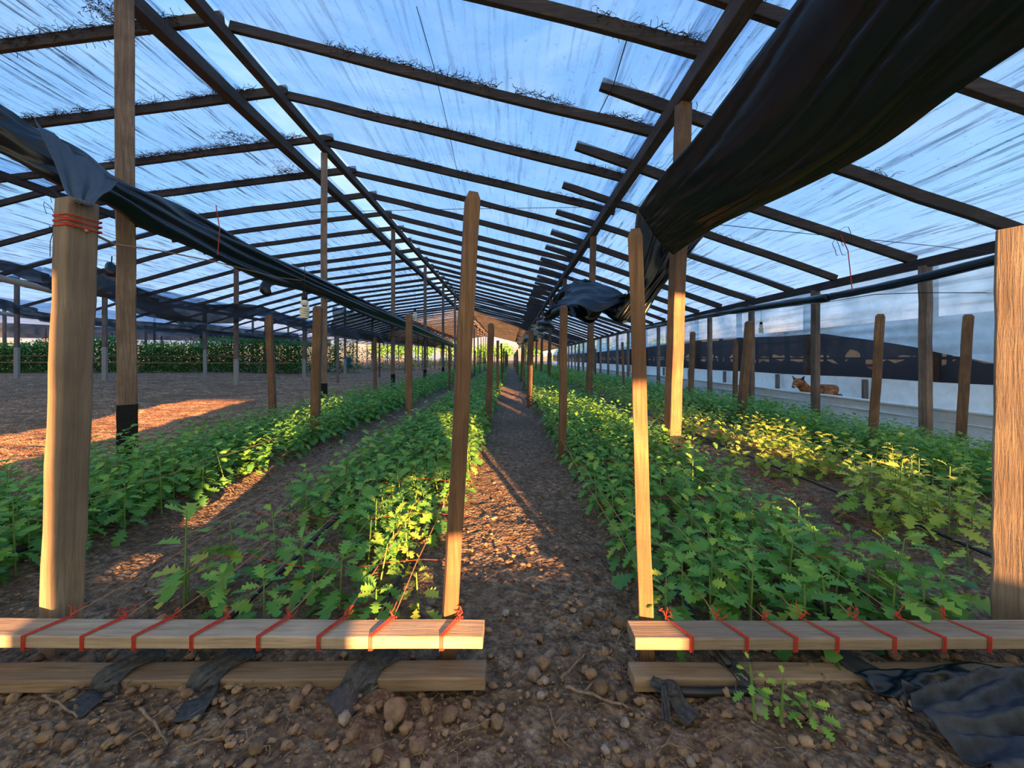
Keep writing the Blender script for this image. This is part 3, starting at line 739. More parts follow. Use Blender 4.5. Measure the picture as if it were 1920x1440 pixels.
sheet('gathered_tarp', [(1028,592,6.6),(1012,600,9),(1000,612,13),(985,628,20),(972,640,32)], [(1020,612,6.6),(1010,630,9),(998,640,13),(984,648,20),(972,654,32)], 50, 12,
      lambda u, v: (.28*noise.noise(Vector((u*14, v*2, 7))), 0), M_TARP, 'far bunched black tarp trailing along the row right of the path')
# long tarp at the left
sheet('side_tarp', [(-90,140,2.75),(0,192,2.9),(70,232,3.05),(150,282,3.3),(230,330,3.65),(330,378,4.3),(440,445,5.2),(600,520,7.2),(700,570,10),(800,618,16),(850,642,24)],
      [(-90,250,2.75),(0,285,2.9),(100,338,3.05),(200,382,3.4),(290,428,3.8),(390,480,4.6),(500,526,5.7),(600,556,7.4),(700,598,10),(800,634,16),(850,652,24)], 130, 22,
      lambda u, v: ((.035+.05*(1-u))*noise.noise(Vector((v*4+u*3, u*9, 1)))+.045*(1-2.5*abs(noise.noise(Vector((v*4, u*5, 5)))))-.10*math.sin(PI*v), 0), M_TARP, 'long black tarp strip slung along the ridge columns at the left')
sheet('tarp_corner', [(58,226,2.8),(95,300,2.1),(120,360,1.6),(140,384,1.33)], [(215,345,3.1),(205,360,2.2),(185,378,1.6),(172,392,1.33)], 30, 18,
      lambda u, v: (.03*(1-u*.6)*(1-3*abs(noise.noise(Vector((v*5, u*1.0, 5))))), 0), M_CLOTH, 'loose grey black tarp corner pulled down onto the big left post')
# rolled curtain at the right eave
m = MB(); P = [at(px, py, Y) for px, py, Y in ((1960,470,4.5),(1868,487,4.75),(1700,528,5.6),(1560,556,6.9),(1540,560,7.1),(1440,574,8.8),(1330,592,11.5),(1240,610,15.5),(1150,628,24),(1080,645,38),(1030,656,60))]
Q = [interp(P, k/60) for k in range(61)]
m.tube(Q, .07, 12, rs=[.062+.014*noise.noise(Vector((k*.9,0,0)))+(.012 if 20 < k < 34 else 0) for k in range(61)])
for dz in (.0, .05): m.tube([q+Vector((-.05, 0, dz-.03)) for q in Q], .012, 5)
tag(m.build('rolled_curtain', M_TARP, shade=True, origin=Q[0]), 'black curtain rolled into a tube along the right eave', 'curtain')
# netting over the field, left
def nf(s, a): return lambda u, v: (a*noise.noise(Vector((u*9, v*2, s))), 0)
sheet('shade_net', [(160,492,9.6),(215,515,10),(280,548,11),(380,570,12.5),(480,572,14.2),(560,598,17),(640,618,22),(760,640,36)], [(160,540,9.6),(215,566,10),(270,592,11),(360,604,12.3),(440,606,13.6),(500,592,14.5),(600,628,19),(780,652,38)], 60, 10, nf(2, .12), M_NET, 'sagging black shade net over the bare field, between the first columns', 'net', 0)
sheet('shade_net', [(625,575,8.6),(690,592,10.5),(760,612,14),(832,636,22)], [(622,628,8.8),(700,640,11.5),(760,646,15),(840,655,24)], 50, 14, nf(5, .25), M_NET2, 'dark shade net hanging behind the ridge columns, left of the small lamp', 'net', 0)
sheet('shade_net', [(-20,482,8),(60,502,8.6),(110,520,9.2),(170,498,9.8)], [(-20,500,8),(60,528,8.6),(110,545,9.2),(175,530,9.8)], 30, 8, nf(3, .12), M_NET, 'rolled black net behind the big left post', 'net', 0)
sheet('shade_net', [(-20,556,13),(60,575,15),(110,590,17),(330,608,24),(420,622,30),(600,645,50)], [(-20,575,13),(60,596,15),(110,606,17),(330,622,24),(420,634,30),(600,652,50)], 50, 8, nf(4, .2), M_NET, 'lower black net far across the bare field', 'net', 0)
sheet('shade_net', [(-20,604,24),(160,612,26),(400,620,30),(620,636,40)], [(-20,632,24),(160,636,26),(400,640,30),(620,650,40)], 50, 8, nf(6, .3), M_NET2, 'farthest black net above the tall green crop', 'net', 0)
sheet('shade_net', [(230,528,10.4),(330,585,14),(420,612,19),(560,626,26)], [(215,560,10.4),(330,606,14),(420,630,19),(560,640,26)], 40, 8, nf(9, .3), M_NET2, 'thin dark net drooping under the sagging field net', 'net', 0)
for (a, b, lab) in (([(-40,512,10),(100,545,11.2)], .09, 'pale rain gutter tube at the left edge'), ([(-40,582,19),(110,600,21.5),(330,622,30)], .10, 'second pale gutter, lower and farther at the left edge')):
    m = MB(); P = [at(*p) for p in a]; m.tube([P[0].lerp(P[-1], k/6) if len(P) == 2 else interp(P, k/6) for k in range(7)], b, 8)
    tag(m.build('rain_gutter', M_WHITEP, shade=True, origin=P[0]), lab, 'gutter')
# bundled black knots hung on thin droppers
for px, py, Y, lab in ((498, 541, 12.5, 'black bundled cloth hung on the field net, left of the spiral lamp'), (208, 506, 8.6, 'black bundled cloth between the big post and first ridge column')):
    c = at(px, py, Y); r = 11*Y/F; v = lumpy(px, .6)*np.array([1, .7, 1.3])*r
    me = bpy.data.meshes.new('cloth_bundle'); fill(me, v, IF); me.polygons.foreach_set('use_smooth', np.ones(len(IF), bool)); tag(new_obj('cloth_bundle', me, M_TARP, loc=c), lab, 'bundle')
    b_ = bpy.data.objects['cloth_bundle' if px > 300 else 'cloth_bundle.001']; m = MB(); m.tube([c, c+Vector((0, .02, .35*Y/10))], .012, 5); m.build('tie_cord', M_WIRE, b_, origin=c)

# right side: curtain film, white liners, netting behind
def side_curtain():
    # pixel-free: hem height along the row, in metres
    hem = [(3.0,.75),(5.1,.93),(6.5,1.25),(7.98,1.50),(9.2,1.50),(10.5,1.56),(11.8,1.58),(13,1.60),(18,1.5),(30,1.45),(70,1.4)]
    P = []
    ys = [3.0+.12*i for i in range(90)]+[13.8+.9*i for i in range(70)]
    for Y in ys:
        hz = np.interp(Y, [h[0] for h in hem], [h[1] for h in hem]); row = []
        for j in range(31):
            v = j/30; z = ZE-.12+(hz-ZE+.12)*v
            row.append(Vector((6.2+.035*noise.noise(Vector((Y*.6, z*9, 0)))*(.3+v)+.02*math.sin(z*34+Y)*v*v, Y, z)))
        P.append(row)
    m = MB(); m.grid(P); tag(m.build('side_curtain', M_CURT, shade=True, origin=(6.2, 3, 2)), 'milky plastic side curtain hanging under the right eave', 'curtain')
side_curtain()
def liner(x, z0, z1, label, wave, tube=True, y0=3.2, y1=75):
    P = []; ys = [y0+.15*i for i in range(90)]; ys += [ys[-1]+1.0*i for i in range(1, int(y1-ys[-1]))]
    for Y in ys:
        row = []
        for j in range(9):
            v = j/8; z = z0+(z1-z0)*v
            row.append(Vector((x+wave*noise.noise(Vector((Y*.9, z*3, x)))+.02*math.sin(PI*v), Y, z+.02*noise.noise(Vector((Y*.5, x, 0)))*v)))
        P.append(row)
    m = MB(); m.grid(P)
    o = m.build('plastic_liner', M_LEDGE, shade=True, origin=(x, y0, z0)); tag(o, label, 'plastic wall')
    if tube:
        t = MB(); t.tube([(x-.01, Y, z1+.02*noise.noise(Vector((Y*.5, x, 0)))) for Y in ys], .028, 8)
        t.build('rolled_hem', M_LEDGE, o, shade=True, origin=(x, y0, z1))
    return o
liner(6.38, -.36, .25, 'low white plastic wall in front of the dog', .05)
liner(7.55, -.1, .58, 'white plastic wall behind the dog', .05, False)
for i in range(14):
    Y = 8.38+2.75*i
    m = MB(); m.beam((7.43, Y, .08), (7.43, Y, .56), .09, .07, segs=2, seed=i)
    tag(m.build('liner_peg', W_FAR, origin=(7.43, Y, .08)), 'short grey peg against the white wall behind the dog' if i < 3 else 'distant short grey peg along the white wall', 'peg', 'pegs along the white wall')
m = MB(); m.grid([[Vector((6.38+.58*i, Y, .07)) for Y in range(3, 76, 2)] for i in range(3)])
tag(m.build('ditch_cover', M_LEDGE, origin=(6.4, 3, .07)), 'pale plastic covered ledge the dog lies on, between the white walls', 'ledge')
P = [[Vector((7.9+.1*noise.noise(Vector((Y*.3, z, 1))), Y, z)) for z in (.2,.5,.8,1.0,1.3,1.6,1.78)] for Y in [3+.8*i for i in range(90)]]
m = MB(); m.grid(P); tag(m.build('netting_wall', M_NET2, origin=(7.9, 3, .2)), 'black netting wall beyond the white walls on the right', 'net')
P = [[Vector((13.5, Y, z+.5*noise.noise(Vector((Y*1.3, 0, 1)))*(z < 1.3))) for z in (1.1,1.4,1.8,2.15)] for Y in [3+.3*i for i in range(300)]]
m = MB(); m.grid(P); tag(m.build('shade_net', M_NET, origin=(13.5, 3, 1)), 'second dark net seen through the netting wall on the right', 'net')
P = [[Vector((16, Y, z+.7*noise.noise(Vector((Y*1.1, 4, 1)))*(z > .6))) for z in (-.4, .5, .85)] for Y in [3+.35*i for i in range(250)]]
m = MB(); m.grid(P); tag(m.build('shade_net', M_NET, origin=(16, 3, 0)), 'lowest dark net beyond the netting wall on the right', 'net')
for i in range(26):
    Y = 5+2.2*i
    for X in ((9.6, 11.2, 12.5) if i < 16 else (9.6,)):
        m = MB(); m.beam((X, Y+.7*(X-9.6), -.3), (X+.1*math.sin(i), Y+.7*(X-9.6), 1.9), .13-.02*(X-9.6), .1, segs=2, seed=i)
        tag(m.build('wooden_column', W_BEAM, origin=(X, Y+.7*(X-9.6), -.3)), 'dim column of the neighbouring house behind the black netting', 'column', 'columns behind the black netting')
for X, z in ((9.6, 1.0), (9.6, 1.55), (12.5, .75)):
    longbeam('rail', X, z, .05, .06, 'dim rail behind the black netting at height of the %s' % {1.0:'lower light gaps', 1.55:'upper light gaps', .75:'dog head'}[z], 3, 70, 8, W_BEAM)
def zr2(x): return 2.9+.25*(3.2-abs(((x-6.6) % 6.4)-3.2))
#roof_sheet('ceiling', zr2, 6.9, 19.6, M_FILM_R2, dz=0, nx=24, y0=2)
# neighbouring house posts directly at the liner row
for i in range(10):
    Y = 7.35+3.1*i
    column(7.75, Y, 2.7, .13, ('dark column behind the white wall, %s from the camera' % ORD[i]) if i < 4 else 'distant dark column behind the white wall', rot=.1, mat=W_BEAM, gzv=.1, group='columns behind the white wall')

# ------------------------------------------------------------------ added sun mask behind the camera
def wall_pieces(name, y, rects, mat):
    m = MB()
    for x0, x1, z0, z1 in rects:
        m.add([(x0,y,z0),(x1,y,z0),(x1,y,z1),(x0,y,z1)], [(0,1,2,3)])
    o = m.build(name, mat); tag(o, kind='structure'); return o
M_BACK, N_ = material('fill_light_film')  # film of the added wall, translucent to give the foreground soft fill light
tl_ = N_.n('ShaderNodeBsdfTranslucent', ins={'Color': (.15,.26,.40,1)}); df_ = N_.n('ShaderNodeBsdfDiffuse', ins={'Color': (.25,.30,.36,1)})
finish(N_, N_.n('ShaderNodeMixShader', ins={0: .35, 1: tl_.outputs[0], 2: df_.outputs[0]}).outputs[0])
# added unseen wall behind the camera; its gaps are cut to shape the sun patches
YW = -2.4
gaps = [(-4.7, -3.25, .82, 1.95), (-.82, -.615, .70, 1.9), (.42, .98, .70, 1.02), (.98, 1.42, .70, 1.52), (2.62, 2.76, .85, 2.2), (3.1, 3.9, 1.12, 2.75), (4.3, 4.8, 1.0, 1.5)]
rects = []; x = -24.0
for a, b, z0, z1 in gaps:
    if a < x: rects = [r for r in rects if r[:3] != (a, x, 1.0)]; rects.append((b, x, 1.0, 11.5)); rects.append((a, b, z1, 11.5)); continue
    rects.append((x, a, -.3, 11.5)); rects.append((a, b, -.3, z0)); rects.append((a, b, z1, 11.5)); x = b
rects.append((x, 27.0, -.3, 11.5))
wall_pieces('added_sun_mask_wall', YW, rects, M_BACK)

# far crops and trees
def crop_row(x0, y0, x1, y1, h, label, dens=26, wid=.5, tmul=1.0):
    L = math.hypot(x1-x0, y1-y0); n = int(L*dens); V = []; T = []
    for i in range(n):
        t = nr.random(); X = x0+(x1-x0)*t+nr.normal(0, wid*.4); Y = y0+(y1-y0)*t+nr.normal(0, wid*.4); g = gz(X, Y)
        hh = h*(.85+.2*nr.random()+.12*math.sin(t*L*.7))
        for k in range(5):
            z = g+hh*nr.random(); a = nr.uniform(0, 6.28); l = nr.uniform(.09,.2); wv = l*.28
            p = np.array([X+nr.normal(0,.05), Y+nr.normal(0,.05), z]); u = np.array([math.cos(a), math.sin(a), nr.uniform(-.2, 1.2)]); u /= np.linalg.norm(u); s = np.array([-math.sin(a), math.cos(a), 0])
            V += [p, p+u*l*.5+s*wv, p+u*l, p+u*l*.5-s*wv]; T.append(nr.random()*.8)
    V = np.array(V); f = np.arange(len(V)).reshape(-1, 4)
    me = bpy.data.meshes.new('tall_crop'); fill(me, V, f, np.array(T)); o = new_obj('tall_crop', me, M_CROP); tag(o, label, 'crop row', kind='stuff'); return o
crop_row(-34, 21.5, -11.6, 22.5, 1.75, 'row of tall green crop behind the bare field, nearest row', 320)
crop_row(-38, 25, -10, 26, 2.0, 'row of tall green crop behind the bare field, second row', 200)
crop_row(-46, 31, -8, 33, 2.1, 'row of tall green crop behind the bare field, farthest row', 90)
crop_row(-12, 34, -4.4, 35, .9, 'low green crop at the far end of the bare field', 40)
crop_row(-11, 44, -4.4, 70, 1.0, 'low green crop running along the far left', 30)
for (y, z0, lab) in ((21.0, .95, 'upper'), (20.9, .6, 'lower')):
    m = MB(); m.beam((-34, y, gz(-30, y)+z0), (-12.0, y+1, gz(-12, y)+z0), .05, .07, segs=10)
    tag(m.build('rail', W_STAKE, origin=(-34, y, 1)), '%s pale rail in front of the tall green crop' % lab, 'rail')
def tree(x, y, h, w_, label):
    root = empty('tree', (x, y, 0)); tag(root, label, 'tree', 'trees beyond the house end')
    m = MB(); m.tube([(x, y, 0), (x+.2, y, h*.35), (x, y, h*.7)], .2, 8, rs=[.28,.2,.1]); m.build('trunk', W_FAR, root, origin=(x, y, 0))
    V = []; T = []
    for i in range(900):
        q = nr.normal(0, 1, 3); q /= np.linalg.norm(q); rr = nr.random()**.4
        p = np.array([x, y, h*.62])+q*rr*np.array([w_, w_, h*.42]); a = nr.normal(0, 1, 3); a /= np.linalg.norm(a); b = np.cross(a, nr.normal(0, 1, 3)); b /= np.linalg.norm(b); l = .45
        V += [p, p+a*l*.5+b*.2, p+a*l, p+a*l*.5-b*.2]; T.append(nr.random())
    V = np.array(V)-np.array([x, y, 0]); me = bpy.data.meshes.new('crown'); fill(me, V, np.arange(len(V)).reshape(-1, 4), np.array(T)); new_obj('crown', me, M_CROP, root)
for i in range(12):
    tree(-34+6.5*i+rng.uniform(-1.5,1.5), 96+rng.uniform(0,8), 4.2+rng.uniform(0,2.0), 3.0, 'sunlit tree beyond the far end of the greenhouse')

# ------------------------------------------------------------------ plants
def leaf(L, Wd, droop, n=9):
    """lobed leaf: outline with three pairs of lobes, folded along the midrib"""
    prof = [.05,.12,.50,.22,.74,.30,.80,.30,.46,.0] if n == 9 else ([.05,.5,.62,.35,0] if n == 4 else [.1,.8,0])
    vs = []
    m_ = len(prof)-1
    for i, w_ in enumerate(prof):
        t = i/m_; x = L*t; z = -droop*L*t*t
        vs += [(x+(.10*L if w_ > .44 and n == 9 else 0), Wd*w_*.5*1.6, z+.12*Wd*w_), (x, 0, z), (x+(.10*L if w_ > .44 and n == 9 else 0), -Wd*w_*.5*1.6, z+.12*Wd*w_)]
    fs = []
    for i in range(m_):
        a = i*3; fs += [(a, a+1, a+4, a+3), (a+1, a+2, a+5, a+4)]
    return np.array(vs), np.array(fs)
def plant(h, nleaf, size, n=9, seed=0, yellow=0.0, bush=1.0):
    r = np.random.default_rng(seed); V = []; Fc = []; T = []; cnt = 0
    lean = r.normal(0, .06, 2)
    for i in range(nleaf):
        t = (i+.6)/nleaf; z = h*(.12+.88*t); top = t > .75
        a = i*2.4+r.normal(0, .3); L = size*(1.15-.55*t)*r.uniform(.75, 1.2)*bush; pitch = (-.15+.95*t**2)+r.normal(0, .18)
        v, f = leaf(L, L*r.uniform(.58,.75), r.uniform(.2,.7), n)
        v = v+np.array([.012+.02*(1-t), 0, 0])
        cp, sp = math.cos(pitch), math.sin(pitch)
        Rp = np.array([[cp, 0, -sp], [0, 1, 0], [sp, 0, cp]]); rl = r.normal(0, .3); Rr = np.array([[1,0,0],[0,math.cos(rl),-math.sin(rl)],[0,math.sin(rl),math.cos(rl)]])
        ca, sa = math.cos(a), math.sin(a); Ra = np.array([[ca, -sa, 0], [sa, ca, 0], [0, 0, 1]])
        v = v @ Rr.T @ Rp.T @ Ra.T+np.array([lean[0]*z/h*h, lean[1]*z/h*h, z])
        V.append(v); Fc.append(f+cnt); cnt += len(v); T.append(np.full(len(f), np.clip(r.normal(.30+.28*t+yellow, .12), 0, 1)))
    return np.concatenate(V), np.concatenate(Fc), np.concatenate(T), lean
def stem_mesh(h, lean, r=.0035):
    m = MB(); m.tube([(lean[0]*z, lean[1]*z, z) for z in (-.01, h*.35, h*.7, h)], r, 5, rs=[r*1.2, r, r*.8, r*.5])
    me = bpy.data.meshes.new('stem'); me.from_pydata(m.v, [], m.f); me.update(); return me
NV = 12
def variants(base_seed, hr, nl, size, yellow=0.0):
    out = []
    for k in range(NV):
        h = np.random.default_rng(base_seed+k).uniform(*hr)
        V, Fc, T, lean = plant(h, nl+k % 4, size, 9, base_seed+k, yellow)
        me = bpy.data.meshes.new('foliage'); fill(me, V, Fc, T); sm = stem_mesh(h, lean)
        me.materials.append(M_LEAFY if yellow > .1 else M_LEAF); sm.materials.append(M_STEM)
        me.polygons.foreach_set('use_smooth', np.ones(len(me.polygons), bool))
        out.append((h, me, sm, V, Fc, T))
    return out
VAR = {'A': variants(100, (.14,.26), 15, .082), 'B': variants(200, (.20,.32), 17, .085), 'C': variants(300, (.14,.26), 15, .080),
       'D': variants(400, (.22,.36), 13, .070, .30), 'E': variants(500, (.24,.34), 20, .075)}
LOW = {}
for b, (hh, nl, sz, ye) in {'A': (.21,11,.095,0), 'B': (.28,11,.10,0), 'C': (.21,11,.095,0), 'D': (.30,9,.085,.12), 'E': (.30,13,.10,0)}.items():
    LOW[b] = [plant(hh*(1+.2*math.sin(k*2)), nl, sz, 4, 900+k, ye) for k in range(6)]
    LOW[b+'f'] = [plant(hh*(1+.15*math.sin(k*2)), 9, sz*1.5, 2, 950+k, ye) for k in range(6)]
BLAB = {'A': ('young chrysanthemum plant in the near left bed beside the path', 'plants of the near left bed'),
        'B': ('young chrysanthemum plant in the far left bed behind the big post', 'plants of the far left bed'),
        'C': ('young chrysanthemum plant in the near right bed beside the path', 'plants of the near right bed'),
        'D': ('yellowish thin young plant in the sparse second bed on the right', 'plants of the sparse yellow bed'),
        'E': ('tall bushy green plant in the outer right bed before the columns', 'plants of the outer right bed')}
spots = []
START = {'A': 1.42, 'B': 1.2, 'C': 1.40, 'D': 2.1, 'E': 2.6}
for b, (x0, x1) in BEDS.items():
    Y = START[b]; row = 0
    while Y < 76:
        sp = (.145 if b in 'AC' else .13) if Y < 4 else .122 if Y < 9 else (.16 if Y < 22 else .26)
        if b in 'BE': sp *= 1.1
        if b == 'D' and Y < 9: sp *= 1.05
        nx = int((x1-x0)/sp)
        for i in range(nx+1):
            X = x0+(x1-x0)*(i+.5*(row % 2))/(nx+.5)+nr.normal(0, .022); yy = Y+nr.normal(0, .025)
            if X < x0-.06 or X > x1+.06: continue
            if b == 'A' and yy < 2.3 and X < -.95 and nr.random() < .85: continue
            if b == 'A' and yy < 2.0 and nr.random() < .3: continue
            if b == 'C' and X > 1.35 and yy < 3.2 and nr.random() < .5: continue
            if b == 'D' and (nr.random() < .30 or noise.noise(Vector((X*2, yy*1.4, 0))) < -.22): continue
            if nr.random() < .06: continue
            spots.append((b, X, yy))
        row += 1; Y += sp*(1.0 if Y < 9 else 1.1)
def inview(X, Y, h):
    px = VX+F*X/Y; py = VY+F*(CH-h)/Y; return -20 < px < 1940 and py < 1460
def shown(s):
    b, X, Y = s; h = .3
    if not inview(X, Y, .1): return 0
    if X > 1.2*Y+.0: return 0
    return 1/Y*(1.6 if b == 'E' else 1)
ranked = sorted(spots, key=shown, reverse=True)
quota = {'A': 86, 'B': 60, 'C': 86, 'D': 32, 'E': 28}; got = {k: 0 for k in quota}; indiv = []; rest = []
for s in ranked:
    if shown(s) > 0 and got[s[0]] < quota[s[0]]: indiv.append(s); got[s[0]] += 1
    else: rest.append(s)
for i, (b, X, Y) in enumerate(indiv):
    h, me, sm, *_ = VAR[b][int(nr.integers(NV))]
    root = empty('chrysanthemum_plant', (X, Y, gz(X, Y)+.012)); tag(root, BLAB[b][0]+', among its front rows', 'plant', BLAB[b][1])
    sc = nr.uniform(.8, 1.2); root.rotation_euler = (nr.normal(0,.05), nr.normal(0,.05), nr.uniform(0, 6.28)); root.scale = (sc, sc, sc)
    f_ = bpy.data.objects.new('foliage', me); C.objects.link(f_); f_.parent = root
    s_ = bpy.data.objects.new('stem', sm); C.objects.link(s_); s_.parent = root
names = {'A': 'near left bed', 'B': 'far left bed', 'C': 'near right bed', 'D': 'sparse second bed on the right', 'E': 'outer right bed'}
for b in BEDS:
    VV = []; FF = []; TT = []; cnt = 0
    for (bb, X, Y) in rest:
        if bb != b: continue
        if Y < 3 and X > 1.35*Y+.3 or Y < 3 and X < -1.45*Y-.3: continue
        if Y < 5.5: V, Fc, T = VAR[b][int(nr.integers(NV))][3:]
        elif Y < 16: V, Fc, T, _ = LOW[b][int(nr.integers(6))]
        else: V, Fc, T, _ = LOW[b+'f'][int(nr.integers(6))]
        a = nr.uniform(0, 6.28); sc = nr.uniform(.8, 1.2); ca, sa = math.cos(a)*sc, math.sin(a)*sc
        v = V @ np.array([[ca, -sa, 0], [sa, ca, 0], [0, 0, sc]]).T+np.array([X, Y, gz(X, Y)+.012])
        VV.append(v); FF.append(Fc+cnt); TT.append(np.clip(T+nr.normal(0, .08), 0, 1)); cnt += len(v)
    me = bpy.data.meshes.new('bed_plants'); fill(me, np.concatenate(VV), np.concatenate(FF), np.concatenate(TT))
    o = new_obj('bed_plants', me, M_LEAFY if b == 'D' else M_LEAF); tag(o, 'dense rows of young plants filling the rest of the '+names[b], 'bed plants', kind='stuff')

# a few single plants that stand out
def special(px, py, h, nl, size, label, yellow, mat, seed):
    Y = F*(CH-.04)/(py-VY); X = (px-VX)*Y/F
    V, Fc, T, lean = plant(h, nl, size, 9, seed, yellow); me = bpy.data.meshes.new('foliage'); fill(me, V, Fc, T); me.materials.append(mat)
    sm = stem_mesh(h, lean, .004); sm.materials.append(M_STEM); root = empty('young_plant', (X, Y, gz(X, Y)+.01)); tag(root, label, 'plant')
    new_obj('foliage', me, parent=root); new_obj('stem', sm, parent=root)
special(345, 1135, .36, 8, .12, 'tall lone plant with long broad leaves behind the left bar', .15, M_LEAF, 71)
special(352, 1120, .13, 7, .12, 'low plant with large pale yellow leaves behind the left bar', .6, M_LEAFY, 74)
special(765, 1060, .22, 22, .055, 'bright yellow green feathery weed near the left path stake', .45, M_LEAFY, 72)
special(785, 1150, .16, 12, .06, 'small pale green weed beside the black hose', .4, M_LEAFY, 73)
special(1817, 1060, .10, 7, .06, 'small pale weed beside the big right post', .5, M_LEAFY, 75)
special(1415, 1345, .13, 12, .03, 'thin weed growing before the right lower plank', .2, M_LEAF, 76)
special(1465, 1350, .11, 12, .03, 'second thin weed before the right lower plank', .3, M_LEAF, 77)
special(1520, 1355, .05, 16, .035, 'low spreading weed under the right lower plank', .2, M_LEAF, 78)

# ------------------------------------------------------------------ straps and loose sheet
def ribbon(paths, w_, mat, name, label, cat='strap', amp=.004):
    m = MB()
    for pts, wd in paths:
        P = [Vector(p) for p in pts]; n = 26; rows = []
        for i in range(n+1):
            c = interp(P, i/n); t = (interp(P, min(1, (i+1)/n))-interp(P, max(0, (i-1)/n))).normalized()
            sd = t.cross(Vector((0,-.55,.83))); sd = sd.normalized() if sd.length > .05 else Vector((1,0,0))
            wk = (wd[0]+(wd[1]-wd[0])*i/n)
            rows.append([c+sd*wk*(j/6-.5)+Vector((0,-.5,.8))*amp*(1.4*math.sin(j*2.3+i*.35)+noise.noise(Vector((i*.5, j, w_)))) for j in range(7)])
        m.grid(rows)
    return tag(m.build(name, mat, shade=True, solid=.003, origin=paths[0][0][0]), label, cat)
zt = .052; yf, yb = 1.225-.045, 1.225+.045
def strap(px, w_, tail, back, label):
    x = (px-VX)*1.2/F
    ribbon([([(x+back[0], yb+.09, .10), (x+.02, yb, zt+.008), (x, 1.225, zt+.010), (x-.01, yf-.004, .045), (x-.005, yf-.010, .020), (x+tail[0]*.5, yf-.04, .034), (x+tail[0], yf-tail[1], .030)], (w_, w_*1.3)),
            ([(x+.06, yb+.02, .06), (x+.02, 1.24, zt+.016), (x-.03, yf+.01, .058), (x-.05, yf-.008, .02)], (w_*.9, w_*.8))], px, M_STRAP, 'plastic_strap', label)
strap(222, .055, (-.02, .09), (.05,), 'black plastic strap round the left lower plank, nearest the big post')
strap(402, .062, (.015, .11), (-.03,), 'black plastic strap crossing the middle of the left lower plank')
strap(690, .072, (-.06, .08), (.03,), 'wide black plastic strap near the right end of the left lower plank')
x1 = (1390-VX)*1.2/F
ribbon([([(x1-.03, 1.36, .09), (x1-.02, 1.28, .05), (x1, 1.235, .046), (x1+.012, 1.19, .03), (x1+.02, 1.185, .0)], (.035, .05))], 3, M_STRAP, 'plastic_strap', 'black strap over the right lower plank above the hose')
x2 = (1250-VX)*1.2/F
ribbon([([(x2-.05, 1.19, .04), (x2-.02, 1.17, .035), (x2, 1.155, .05), (x2+.01, 1.13, .02), (x2+.03, 1.09, .015)], (.03, .05)),
        ([(x2-.02, 1.16, .05), (x2-.03, 1.13, .03), (x2-.045, 1.09, .012)], (.025, .02)), ([(x2-.03, 1.17, .02), (x2, 1.14, .058), (x2+.03, 1.17, .02)], (.03, .03))], 4, M_STRAP, 'strap_knot', 'knotted black strap at the path end of the right lower plank', 'knot')
m = MB(); m.tube([(x2-.03, 1.165, .03), (x2+.1, 1.165, .028), (x2+.2, 1.17, .026), (x2+.25, 1.17, .022)], .013, 8)
tag(m.build('drip_hose', M_HOSE, shade=True, origin=(x2, 1.165, .03)), 'short black hose lying in front of the right lower plank', 'hose')
x3 = (1625-VX)*1.2/F
ribbon([([(x3-.03, 1.32, .05), (x3-.01, 1.27, .052), (x3+.01, 1.235, .046), (x3+.05, 1.19, .035), (x3+.12, 1.15, .02), (x3+.2, 1.12, .02)], (.05, .09))], 5, M_CLOTH, 'plastic_strap', 'black sheet strip draped over the right lower plank')
def gpt(px, py, z): Y = F*(CH-z)/(py-VY); return Vector(((px-VX)*Y/F, Y, z))
A = [gpt(*p) for p in ((1600,1262,.060),(1720,1250,.064),(1850,1246,.066),(1990,1246,.066))]
B = [gpt(*p) for p in ((1690,1325,.030),(1780,1312,.040),(1880,1304,.045),(1990,1300,.045))]
m = MB(); m.grid(loft(A, B, 50, 24, lambda u, v: (0, .012*noise.noise(Vector((u*9, v*5, 8)))+.008*math.sin(v*9+u*14))))
tag(m.build('plastic_sheet', M_TARP, shade=True, solid=.003, origin=A[0]), 'black plastic sheet pulled over the right lower plank beside the big right post', 'plastic sheet')
A = [gpt(*p) for p in ((1690,1318,.062),(1704,1340,.05),(1720,1372,.04),(1748,1404,.03),(1800,1448,.02),(1870,1500,.02))]
B = [gpt(*p) for p in ((1965,1290,.085),(2010,1322,.09),(2055,1360,.09),(2090,1410,.06),(2120,1455,.04),(2160,1520,.03))]
P = loft(A, B, 60, 50, lambda u, v: (0, .02+.045*(1-2.2*abs(noise.noise(Vector((u*4.2+v*1.2, v*1.1, 3)))))+.02*math.sin(u*15+v*3.5)*(.3+v)+.012*noise.noise(Vector((u*9, v*9, 1)))))
m = MB(); m.grid(P); tag(m.build('plastic_sheet', M_CLOTH, shade=True, solid=.003, origin=P[0][0]), 'loose black plastic sheet crumpled on the ground at the lower right', 'plastic sheet')

